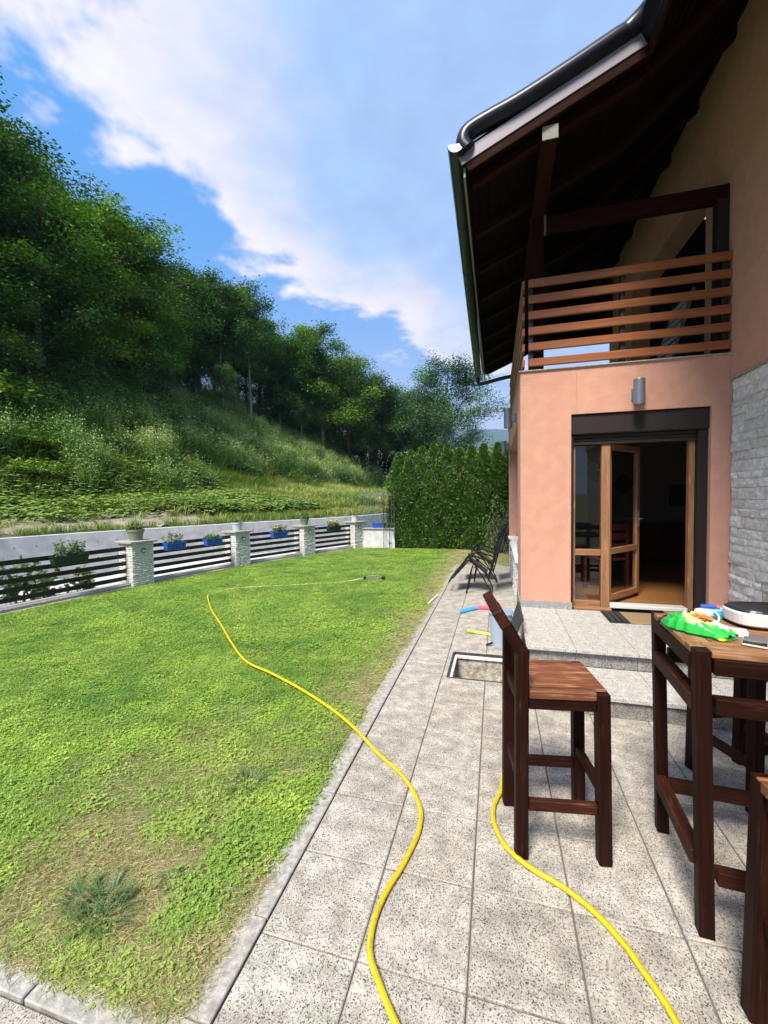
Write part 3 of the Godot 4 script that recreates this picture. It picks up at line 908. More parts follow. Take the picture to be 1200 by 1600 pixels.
	part("flashing", barm(Vector3(-0.3, under(-0.3), -4.05) + up * 0.06, Vector3(1.24, under(1.24), -4.05) + up * 0.06, 0.012, 0.115, up, 0.002), M.flashing, roof)
	part("flashing", barm(Vector3(1.25, under(1.27) + 0.06, -4.05), Vector3(1.25, under(1.27) + 0.06, 2.2), 0.012, 0.12, Vector3.UP, 0.002), M.roll, roof)
	part("barge_board", barm(Vector3(1.265, under(1.27) - 0.05, -4.05), Vector3(1.265, under(1.27) - 0.05, 2.2), 0.03, 0.1, Vector3.UP, 0.004), M.roof_wood, roof)
	var rp := []
	for q in [[-0.19, 0.11], [-0.2, 0.15], [-0.195, 0.20], [-0.15, 0.25], [-0.07, 0.262], [0.08, 0.25], [0.32, 0.225], [0.7, 0.215], [1.1, 0.215], [1.2, 0.215]]:
		rp.append(Vector3(q[0] - 0.02, under(q[0]), -4.045) + up * (q[1] - 0.03))
	rp.append(Vector3(1.25, under(1.26) + 0.22, -3.95))
	rp.append(Vector3(1.25, under(1.26) + 0.22, -3.7))
	rp.append(Vector3(1.25, under(1.26) + 0.22, 2.2))
	var rl := MB.new()
	rl.tube(smooth_path(rp, 0.05), 0.078, 12)
	part("verge_roll", rl, M.roll, roof)
	# gutter: half-round trough along the eaves
	var gt := MB.new()
	var gx := 0.0; var gy := 0.0; var gr := 0.075
	for sgn in [1.0, 0.9]:
		for k in 10:
			var a0 := PI + PI * k / 10.0; var a1 := PI + PI * (k + 1) / 10.0
			var r2: float = gr * sgn
			var n0 := Vector3(cos(a0), sin(a0), 0) * (1.0 if sgn == 1.0 else -1.0); var n1 := Vector3(cos(a1), sin(a1), 0) * (1.0 if sgn == 1.0 else -1.0)
			var c0 := Vector3(gx + cos(a0) * r2, gy + sin(a0) * r2, 0); var c1 := Vector3(gx + cos(a1) * r2, gy + sin(a1) * r2, 0)
			var za := Vector3(0, 0, 3.56); var zb := Vector3(0, 0, -3.56)
			gt.stri(c0 + za, c0 + zb, c1 + zb, n0, n0, n1); gt.stri(c0 + za, c1 + zb, c1 + za, n0, n1, n1)
	for s in [-1, 1]:
		gt.box(Vector3(gx + s * gr * 0.96, gy + 0.004, 0), Vector3(0.014, 0.012, 7.12), Basis.IDENTITY, 0.004)
	var gut := part("gutter", gt, M.gutter, roof)
	gut.position = Vector3(-0.392, 4.83, -7.55)
	gut.rotation = Vector3(-0.026, 0.012, 0)
	for zz in [3.56, -3.568]:
		var ge := MB.new()
		for k in 10:
			var a0 := PI + PI * k / 10.0; var a1 := PI + PI * (k + 1) / 10.0
			for s in [0.0, 0.008]:
				ge.tri(Vector3(gx, gy, zz + s), Vector3(gx + cos(a0) * gr, gy + sin(a0) * gr, zz + s), Vector3(gx + cos(a1) * gr, gy + sin(a1) * gr, zz + s), Vector3.BACK)
		part("end_cap", ge, M.lamp_grey, gut)
	for zz in [2.5, 1.5, 0.5, -0.5, -1.5, -2.6]:
		var gb := MB.new()
		for k in 10:
			var a0 := PI + PI * k / 10.0; var a1 := PI + PI * (k + 1) / 10.0
			gb.quad(Vector3(gx + cos(a0) * 0.081, gy + sin(a0) * 0.081, zz), Vector3(gx + cos(a1) * 0.081, gy + sin(a1) * 0.081, zz), Vector3(gx + cos(a1) * 0.081, gy + sin(a1) * 0.081, zz - 0.04), Vector3(gx + cos(a0) * 0.081, gy + sin(a0) * 0.081, zz - 0.04), Vector3(cos((a0 + a1) * 0.5), sin((a0 + a1) * 0.5), 0))
		part("joint_band", gb, M.black_metal, gut)
	part("fascia", mm(Vector3(-0.288, 4.68, -11.1), Vector3(-0.268, 4.775, -4.09), 0.002), M.flashing, roof)
	var dp := MB.new()
	dp.tube(smooth_path([Vector3(-0.435, 4.70, -11.0), Vector3(-0.435, 4.61, -11.0), Vector3(-0.41, 4.55, -10.98), Vector3(-0.33, 4.51, -10.9), Vector3(0.3, 4.42, -10.15), Vector3(0.45, 4.3, -10.0), Vector3(0.47, 3.0, -10.0), Vector3(0.47, 0.0, -10.0)], 0.05), 0.045, 10)
	part("downpipe", dp, M.gutter, roof)

func make_door(h: Node3D) -> void:
	var d := Node3D.new(); d.name = "terrace_door"; h.add_child(d)
	var zf := -5.22; var zb := -5.29
	part("shutter_box", mm(Vector3(0.832, 2.33, -5.39), Vector3(2.188, 2.558, -5.125), 0.012), M.dark_brown, d)
	for k in 3:
		part("shutter_slat", mm(Vector3(0.86, 2.215 + k * 0.039, -5.205), Vector3(2.1, 2.251 + k * 0.039, -5.19), 0.006), M.dark_brown, d)
	part("shutter_guide", mm(Vector3(2.095, 0.33, -5.39), Vector3(2.188, 2.33, -5.155), 0.004), M.dark_brown, d)
	part("shutter_guide", mm(Vector3(0.832, 0.33, -5.39), Vector3(0.865, 2.33, -5.155), 0.004), M.dark_brown, d)
	part("jamb", mm(Vector3(0.866, 0.33, zb), Vector3(0.895, 2.33, zf)), M.door_wood, d)
	part("jamb", mm(Vector3(2.04, 0.33, zb), Vector3(2.094, 2.33, zf)), M.door_wood, d)
	part("mullion", mm(Vector3(1.17, 0.33, zb), Vector3(1.262, 2.33, zf + 0.01)), M.door_wood, d)
	part("head", mm(Vector3(0.896, 2.24, zb), Vector3(1.169, 2.33, zf)), M.door_wood, d)
	part("head", mm(Vector3(1.263, 2.24, zb), Vector3(2.039, 2.33, zf)), M.door_wood, d)
	part("transom", mm(Vector3(0.896, 0.935, zb), Vector3(1.169, 1.005, zf)), M.door_wood, d)
	part("bottom_rail", mm(Vector3(0.896, 0.33, zb), Vector3(1.169, 0.40, zf)), M.door_wood, d)
	part("threshold", mm(Vector3(1.264, 0.33, -5.34), Vector3(2.039, 0.372, -5.2), 0.006), M.sash_white, d)
	part("sill", mm(Vector3(0.866, 0.315, -5.2), Vector3(1.262, 0.345, -5.11), 0.004), M.door_wood, d)
	part("pane", pane(Vector3(0.896, 1.006, -5.258), Vector3(1.169, 2.239, -5.252)), M.glass, d)
	part("pane", pane(Vector3(0.896, 0.401, -5.258), Vector3(1.169, 0.934, -5.252)), M.glass, d)
	var lf := Node3D.new(); lf.name = "door_leaf"; d.add_child(lf)
	lf.position = Vector3(1.27, 0, -5.30)
	lf.rotation.y = deg_to_rad(50.0)
	var W := 0.77
	part("stile", mm(Vector3(0, 0.385, -0.05), Vector3(0.065, 2.235, 0)), M.door_wood, lf)
	part("stile", mm(Vector3(W - 0.065, 0.385, -0.05), Vector3(W, 2.235, 0)), M.door_wood, lf)
	part("rail", mm(Vector3(0.066, 0.385, -0.05), Vector3(W - 0.066, 0.455, 0)), M.door_wood, lf)
	part("rail", mm(Vector3(0.066, 0.935, -0.05), Vector3(W - 0.066, 1.005, 0)), M.door_wood, lf)
	part("rail", mm(Vector3(0.066, 2.165, -0.05), Vector3(W - 0.066, 2.235, 0)), M.door_wood, lf)
	part("pane", pane(Vector3(0.066, 1.006, -0.028), Vector3(W - 0.066, 2.164, -0.022)), M.glass, lf)
	part("pane", pane(Vector3(0.066, 0.456, -0.028), Vector3(W - 0.066, 0.934, -0.022)), M.glass, lf)
	var hn := MB.new()
	hn.tube([Vector3(W - 0.03, 1.33, 0.0), Vector3(W - 0.03, 1.33, 0.05), Vector3(W - 0.15, 1.33, 0.055)], 0.009, 8)
	hn.box(Vector3(W - 0.03, 1.33, 0.004), Vector3(0.03, 0.2, 0.008), Basis.IDENTITY, 0.002)
	part("handle", hn, M.flashing, lf)

func make_steps() -> void:
	var s := thing("granite_steps", "two speckled granite steps and landing in front of the terrace door", "steps")
	part("core", mm(Vector3(0.30, 0.0, FZ + 0.001), Vector3(2.38, 0.285, -3.86), 0.0), M.mortar, s)
	part("core", mm(Vector3(0.32, 0.0, -3.86), Vector3(2.38, 0.125, -3.36), 0.0), M.mortar, s)
	var xs := [0.255, 0.66, 1.14, 1.62, 2.10, 2.384]
	for i in 5:
		for r in [[-4.26, -3.775], [-4.72, -4.26], [FZ + 0.001, -4.72]]:
			part("tread_slab", mm(Vector3(xs[i] + 0.0015, 0.287, r[0] + 0.0015), Vector3(xs[i + 1] - 0.0015, 0.32, r[1] - 0.0015), 0.003), M.tread, s)
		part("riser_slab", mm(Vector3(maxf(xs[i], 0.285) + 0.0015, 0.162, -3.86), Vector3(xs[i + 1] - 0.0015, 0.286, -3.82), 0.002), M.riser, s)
		part("tread_slab", mm(Vector3(maxf(xs[i], 0.27) + 0.0015, 0.127, -3.819), Vector3(xs[i + 1] - 0.0015, 0.16, -3.275), 0.003), M.tread, s)
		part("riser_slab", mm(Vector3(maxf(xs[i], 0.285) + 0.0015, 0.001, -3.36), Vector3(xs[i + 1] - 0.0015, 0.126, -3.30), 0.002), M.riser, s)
	part("side_slab", mm(Vector3(0.285, 0.001, FZ + 0.002), Vector3(0.30, 0.286, -3.861), 0.002), M.riser, s)
	# door mat
	var m := thing("door_mat", "black door mat with tan border lying on the granite landing", "mat", Vector3(1.30, 0.3215, -4.84))
	part("pile", mm(Vector3(-0.17, 0, -0.22), Vector3(0.02, 0.014, 0.2), 0.004), M.black_plastic, m)
	part("border", mm(Vector3(0.021, 0, -0.22), Vector3(0.42, 0.012, 0.2), 0.004), M.mat_tan, m)
	for i in 3:
		for j in 6:
			part("stud", mm(Vector3(-0.15 + i * 0.055, 0.0145, -0.2 + j * 0.065), Vector3(-0.11 + i * 0.055, 0.02, -0.155 + j * 0.065), 0.003), M.grate, m)

func wall_lamp(label: String, at: Vector3, turn: float) -> void:
	var l := thing("wall_lamp", label, "wall lamp", at, turn, "grey tube wall lamps on the house")
	var b := MB.new()
	b.lathe([Vector2(0.0, 0.135), Vector2(0.054, 0.135), Vector2(0.056, 0.13), Vector2(0.056, -0.13), Vector2(0.054, -0.135), Vector2(0.044, -0.135), Vector2(0.044, -0.12)], 24, Transform3D(Basis.IDENTITY, Vector3(0, 0, 0.115)))
	part("body", b, M.lamp_grey, l)
	part("bracket", mm(Vector3(-0.035, -0.055, 0.012), Vector3(0.035, 0.045, 0.07), 0.004), M.lamp_grey, l)
	part("back_plate", mm(Vector3(-0.045, -0.07, 0.0), Vector3(0.045, 0.06, 0.012), 0.003), M.lamp_grey, l)
	var g := MB.new()
	g.lathe([Vector2(0.044, -0.124), Vector2(0.03, -0.131), Vector2(0.0, -0.133)], 16, Transform3D(Basis.IDENTITY, Vector3(0, 0, 0.115)))
	part("lens", g, M.lens, l)

# ---------------------------------------------------------------- plants
func rdir(r: RandomNumberGenerator, flat := 1.0) -> Vector3:
	var v := Vector3(r.randfn(), r.randfn() * flat, r.randfn())
	return v.normalized() if v.length() > 0.01 else Vector3.UP
func shade(c: Color, r: RandomNumberGenerator, a := 0.25) -> Color:
	var k := 1.0 + r.randf_range(-a, a)
	var y := r.randf_range(-a, a) * 0.35
	return Color(c.r * (k + y), c.g * k, c.b * (k - y))
# many leaves in a flattened cloud
func spray(m: MB, r: RandomNumberGenerator, c: Vector3, rad: float, thick: float, cnt: int, size: float, col: Color, outd: Vector3) -> void:
	for i in cnt:
		var o := Vector3(r.randfn() * 0.5, 0, r.randfn() * 0.5)
		if o.length() > 1.15: o = o.normalized() * r.randf_range(0.4, 1.1)
		var p := c + o * rad + Vector3(0, r.randfn() * thick * 0.5 - o.length_squared() * thick * 0.35, 0)
		var d := (outd * 0.6 + o + rdir(r, 0.5) * 0.9).normalized()
		d.y -= 0.25
		d = d.normalized()
		var s := d.cross(rdir(r, 1.0) * 0.7 + Vector3.UP).normalized()
		m.col = shade(col, r)
		var l := size * r.randf_range(0.7, 1.35)
		m.leaf(p, d, s, l, l * r.randf_range(0.45, 0.62))
# p: dictionary of proportions, for a tree 10 m tall
func tree_meshes(seed_: int, p: Dictionary) -> Array:
	var r := RandomNumberGenerator.new()
	r.seed = seed_
	var tk := MB.new()
	var cr := MB.new()
	var H := 10.0
	var pts := []; var rad := []
	var lean := Vector3(r.randf_range(-0.5, 0.5), 0, r.randf_range(-0.5, 0.5))
	for i in 9:
		var f := i / 8.0
		pts.append(Vector3(0, f * H * 0.93, 0) + lean * f * f + Vector3(r.randf_range(-0.1, 0.1), 0, r.randf_range(-0.1, 0.1)) * f)
		rad.append(p.trunk * (1.0 - f * 0.9) + 0.008)
	tk.tube(pts, rad, 7)
	var limbs: int = p.limbs
	for i in limbs:
		var f: float = lerpf(p.low, 0.98, pow((i + r.randf()) / limbs, 0.9))
		var k := f * 8.0
		var base: Vector3 = pts[int(k)].lerp(pts[min(int(k) + 1, 8)], k - int(k))
		var g: float = (f - p.low) / (1.0 - p.low)
		var reach: float = p.wide * (0.25 + 1.0 * pow(sin(PI * clampf(0.22 + g * 0.72, 0, 1)), 0.8)) * r.randf_range(0.72, 1.15)
		var a := i * 2.39996 + r.randf_range(-0.5, 0.5)
		var out := Vector3(cos(a), 0, sin(a))
		var tip := base + out * reach + Vector3(0, reach * r.randf_range(p.rise - 0.2, p.rise + 0.25), 0)
		var mid := base.lerp(tip, 0.5) + Vector3(0, reach * 0.12, 0) + rdir(r) * 0.15
		tk.tube([base, mid, tip], [p.trunk * 0.34 * (1.1 - f), p.trunk * 0.2 * (1.1 - f) + 0.004, 0.006], 5, false)
		var tone: Color = Color(p.c0).lerp(p.c1, r.randf())
		var ns: int = p.sprays
		for q in ns:
			var u := lerpf(0.3, 1.05, (q + r.randf()) / ns)
			var c := (base.lerp(mid, u * 2.0) if u < 0.5 else mid.lerp(tip, u * 2.0 - 1.0))
			var off := rdir(r, 0.4) * reach * 0.34 * r.randf()
			c += off
			if off.length() > 0.35: tk.tube([base.lerp(tip, u * 0.8), c], [0.018, 0.005], 4, false)
			spray(cr, r, c, p.spread * r.randf_range(0.7, 1.25), p.thick, int(p.leaves * r.randf_range(0.7, 1.2)), p.leaf, shade(tone, r, 0.45), out)
	spray(cr, r, pts[8], p.spread * 0.9, p.thick * 2.2, p.leaves, p.leaf, p.c1, Vector3.UP)
	return [tk.mesh(), cr.mesh(true)]
func tree(kinds: Array, called: String, label: String, at: Vector3, height: float, kind: int, turn: float, group := "", fat := 1.0) -> void:
	var t := thing(called, label, "tree", at - Vector3(0, 0.15, 0), turn, group)
	var k := height * 0.93 / 10.0
	var a := part("trunk", kinds[kind][0], M.bark, t)
	var b := part("crown", kinds[kind][1], M.leaf, t)
	var s := Vector3(k * fat, k, k * fat)
	a.scale = s
	b.scale = s
func bush_mesh(seed_: int, c0: Color, c1: Color, leaf: float, cnt := 60, sprays := 46) -> Array:
	var r := RandomNumberGenerator.new()
	r.seed = seed_
	var m := MB.new(); var st := MB.new()
	for i in sprays:
		var d := rdir(r, 0.8)
		d.y = absf(d.y)
		var c := Vector3(d.x, 0.12 + d.y * 0.95, d.z) * r.randf_range(0.35, 1.0)
		st.tube([Vector3(r.randf_range(-0.15, 0.15), 0, r.randf_range(-0.15, 0.15)), c * 0.6 + Vector3(0, 0.12, 0), c], [0.02, 0.012, 0.004], 4, false)
		var tone := c0.lerp(c1, r.randf())
		spray(m, r, c, r.randf_range(0.25, 0.45), 0.16, cnt, leaf, tone, Vector3(d.x, 0.2, d.z))
	return [st.mesh(), m.mesh(true)]
func scatter(called: String, mesh: Mesh, m: Material, xf: Array, cols: Array, parent: Node = null) -> MultiMeshInstance3D:
	var mmsh := MultiMesh.new()
	mmsh.transform_format = MultiMesh.TRANSFORM_3D
	mmsh.use_colors = true
	mmsh.mesh = mesh
	mmsh.instance_count = xf.size()
	for i in xf.size():
		mmsh.set_instance_transform(i, xf[i])
		mmsh.set_instance_color(i, cols[i])
	var o := MultiMeshInstance3D.new()
	o.multimesh = mmsh
	o.material_override = m
	if parent: o.name = called; parent.add_child(o, true)
	else: o.name = numbered(called); add_child(o)
	o.set_meta("kind", "stuff")
	return o
func upright(p: Vector3, s: float, tilt := 0.12, sy := 1.0) -> Transform3D:
	var b := Basis(Vector3.UP, rnd(0, TAU)) * Basis(Vector3.RIGHT, rnd(-tilt, tilt))
	return Transform3D(b.scaled(Vector3(s, s * sy, s)), p)

func make_wood() -> void:
	var g0 := Color(0.045, 0.1, 0.02); var g1 := Color(0.15, 0.27, 0.04)
	var kinds := [
		tree_meshes(1, {"trunk": 0.16, "limbs": 30, "low": 0.14, "wide": 2.2, "rise": 0.42, "sprays": 7, "spread": 0.62, "thick": 0.55, "leaves": 150, "leaf": 0.13, "c0": g0, "c1": g1}),
		tree_meshes(2, {"trunk": 0.18, "limbs": 30, "low": 0.12, "wide": 2.4, "rise": 0.3, "sprays": 7, "spread": 0.72, "thick": 0.4, "leaves": 165, "leaf": 0.13, "c0": Color(0.065, 0.13, 0.022), "c1": Color(0.23, 0.36, 0.04)}),
		tree_meshes(3, {"trunk": 0.15, "limbs": 30, "low": 0.18, "wide": 1.8, "rise": 0.55, "sprays": 7, "spread": 0.6, "thick": 0.6, "leaves": 150, "leaf": 0.13, "c0": Color(0.036, 0.085, 0.026), "c1": Color(0.12, 0.23, 0.055)}),
		tree_meshes(4, {"trunk": 0.2, "limbs": 26, "low": 0.28, "wide": 2.3, "rise": 0.15, "sprays": 6, "spread": 0.62, "thick": 0.3, "leaves": 170, "leaf": 0.12, "c0": Color(0.026, 0.062, 0.02), "c1": Color(0.08, 0.15, 0.04)}),
		tree_meshes(5, {"trunk": 0.12, "limbs": 24, "low": 0.46, "wide": 1.7, "rise": 0.55, "sprays": 6, "spread": 0.58, "thick": 0.5, "leaves": 125, "leaf": 0.13, "c0": Color(0.05, 0.11, 0.035), "c1": Color(0.15, 0.26, 0.07)}),
		tree_meshes(6, {"trunk": 0.17, "limbs": 36, "low": 0.14, "wide": 2.5, "rise": 0.4, "sprays": 8, "spread": 0.62, "thick": 0.5, "leaves": 130, "leaf": 0.125, "c0": Color(0.045, 0.11, 0.05), "c1": Color(0.13, 0.25, 0.1)}),
	]
	var front := [[-18.47, -9.99, 12.1, 2, "tall dark tree at the far left edge of the hillside wood"], [-21.13, -13.36, 11.7, 3, "dark spreading tree whose ragged top stands highest against the sky"], [-17.21, -10.19, 6.7, 0, "low leafy tree overhanging the bank at the left edge"], [-17.18, -12.08, 9.2, 0, "full round-crowned tree in front of the highest dark tree"], [-17.94, -14.39, 9.9, 1, "large bright green tree with layered boughs at the wood's edge"], [-18.46, -16.86, 10.6, 1, "bright yellow-green layered tree right of the largest one"], [-17.41, -16.52, 7.2, 0, "lower leafy tree with bright boughs below the layered trees"], [-19.82, -21.17, 9.5, 4, "slender tree first in line right of the big layered trees"], [-19.78, -23.87, 10.3, 2, "oval dark tree between two slender trees on the hillside"], [-18.42, -24.93, 11.3, 4, "slender tall tree with high crown in mid hillside"], [-17.41, -26.85, 11.8, 4, "slender tree with long bare pale trunk above the bank"], [-17.14, -30.52, 9.6, 0, "leafy tree where the treeline dips in mid wood"], [-16.11, -32.19, 9.9, 2, "narrow dark tree just left of the rounded far clump"], [-14.89, -33.87, 12.9, 1, "broad rounded bright tree topping the middle of the wood"], [-13.46, -36.6, 11.7, 0, "leafy tree on the falling end of the treeline"], [-12.02, -40.24, 11.5, 2, "dark oval tree near the low end of the wood"], [-9.6, -42.94, 12.7, 0, "last wood tree just left of the airy tree"], [-4.89, -39.7, 14.2, 5, "airy spreading tree with sky showing through above the hedge"], [-6.6, -46.5, 11.5, 5, "smaller airy tree left of the tall one above the hedge"]]
	for f in front:
		var at := Vector3(f[0], hill(f[0], f[1]), f[1])
		tree(kinds, "broadleaf_tree", f[4], at, f[2], f[3], rnd(0, TAU), "trees along the edge of the hillside wood", 1.12 if f[3] != 4 else 1.0)
	var back := [[-23.16, -11.68, 11.0, 0], [-22.57, -12.16, 11.0, 2], [-24.86, -14.47, 11.0, 2], [-22.72, -14.1, 10.4, 1], [-22.04, -14.9, 8.7, 2], [-22.32, -16.41, 9.0, 2], [-24.04, -18.85, 9.0, 1], [-24.16, -20.3, 10.0, 2], [-23.99, -21.53, 9.3, 2], [-24.95, -24.73, 9.1, 2], [-23.82, -25.8, 8.5, 0], [-24.11, -28.27, 7.8, 4], [-22.45, -29.39, 9.4, 0], [-21.64, -31.47, 9.9, 2], [-21.22, -34.17, 9.7, 1], [-19.38, -36.26, 9.6, 1], [-19.03, -40.51, 9.6, 0], [-16.87, -41.61, 10.6, 0], [-15.0, -43.81, 8.9, 2], [-13.56, -50.03, 10.8, 2], [-10.13, -47.54, 10.0, 0], [-30.03, -15.5, 13.1, 1], [-31.37, -17.19, 13.9, 0], [-30.69, -17.94, 13.2, 2], [-30.77, -19.59, 12.5, 1], [-29.22, -19.96, 11.3, 0], [-30.0, -22.26, 10.3, 0], [-30.41, -24.44, 11.6, 0], [-30.54, -26.28, 11.1, 4], [-29.75, -28.01, 11.7, 4], [-29.27, -30.01, 9.8, 1], [-29.56, -33.47, 10.6, 1], [-28.31, -34.69, 11.0, 1], [-27.34, -37.68, 12.3, 2], [-27.29, -41.2, 11.9, 4], [-25.0, -43.69, 8.0, 0], [-22.35, -44.72, 10.2, 1], [-21.52, -49.54, 10.0, 2], [-18.74, -52.4, 9.4, 2], [-16.17, -54.53, 9.3, 2], [-12.66, -57.29, 11.4, 1]]
	for f in back:
		tree(kinds, "broadleaf_tree", "dark green tree half hidden behind the front trees of the hillside wood", Vector3(f[0], hill(f[0], f[1]), f[1]), f[2], f[3], rnd(0, TAU), "trees deep in the hillside wood", 1.15)
	# saplings with thin pale trunks at the edge of the wood
	for f in [[-16.9, -14.1, 5.6, "thin pale sapling trunk under the large layered tree"], [-18.3, -20.0, 5.0, "thin young tree with yellow-green leaves at the wood's edge"], [-16.6, -22.8, 5.2, "thin young tree left of the bare-trunked slender tree"], [-15.4, -31.0, 6.0, "leaning thin tree above the far bushes"]]:
		tree(kinds, "young_tree", f[3], Vector3(f[0], hill(f[0], f[1]), f[1]), f[2], 4, rnd(0, TAU), "young trees at the wood's edge", 0.8)
	# shrubs on the bank
	var bs := [bush_mesh(11, Color(0.08, 0.15, 0.022), Color(0.27, 0.4, 0.045), 0.11, 95), bush_mesh(12, Color(0.05, 0.115, 0.035), Color(0.16, 0.28, 0.075), 0.1, 95), bush_mesh(13, Color(0.065, 0.14, 0.024), Color(0.21, 0.34, 0.06), 0.12, 95)]
	var spots := [[-17.15, -10.29, 1.5], [-16.84, -10.97, 1.4], [-18.36, -12.84, 1.5], [-15.09, -10.17, 1.1], [-19.3, -14.93, 1.3], [-18.6, -15.7, 1.5], [-18.6, -17.0, 1.3], [-16.77, -13.46, 1.0], [-18.0, -17.5, 1.3], [-17.37, -17.98, 1.2], [-16.48, -18.8, 1.2], [-15.29, -11.27, 0.9], [-15.45, -19.27, 1.2], [-16.38, -22.21, 1.0], [-19.06, -22.64, 1.0], [-20.0, -21.6, 0.9], [-14.82, -22.21, 1.2], [-14.9, -25.35, 1.2], [-16.33, -30.84, 1.1], [-14.84, -30.7, 1.4], [-14.7, -35.04, 1.4], [-14.27, -38.97, 1.5], [-13.5, -42.93, 1.6], [-13.01, -47.76, 1.6], [-17.1, -50.38, 1.5], [-16.74, -26.33, 0.9], [-20.4, -18.4, 1.2], [-19.4, -14.0, 1.3], [-18.6, -11.9, 1.4], [-9.5, -40.5, 1.8], [-7.6, -38.0, 1.9], [-11.2, -41.5, 1.8], [-5.5, -36.0, 1.7], [-13.9, -9.2, 0.8], [-14.6, -12.6, 0.9], [-13.6, -13.4, 0.7], [-15.3, -14.6, 0.95], [-14.0, -15.9, 0.8], [-15.9, -16.4, 1.0], [-14.3, -17.9, 0.85], [-13.2, -19.4, 0.8], [-16.9, -11.7, 1.1], [-17.6, -14.2, 1.2], [-13.9, -23.9, 0.9], [-13.2, -26.8, 1.0], [-13.4, -33.2, 1.2], [-12.6, -37.4, 1.3]]
	for i in spots.size():
		var f: Array = spots[i]
		var lab := "bright green leafy shrub on the upper bank below the big layered trees"
		if f[1] < -18.0: lab = "green shrub on the middle bank below the slender trees"
		if f[1] < -28.0: lab = "dark green shrub in the far thicket left of the hedge"
		if f[0] > -16.0 and f[1] > -12.0: lab = "low leafy shrub in the weeds at the left of the bank"
		var t := thing("shrub", lab, "shrub", Vector3(f[0], hill(f[0], f[1]) - 0.05, f[1]), rnd(0, TAU), lab.replace("shrub", "shrubs"))
		var k: int = [0, 1, 2][i % 3]
		part("stems", bs[k][0], M.bark, t).scale = Vector3(f[2] * 1.15, f[2] * rnd(0.75, 0.95), f[2] * 1.15)
		part("foliage", bs[k][1], M.leaf, t).scale = Vector3(f[2] * 1.15, f[2] * rnd(0.75, 0.95), f[2] * 1.15)

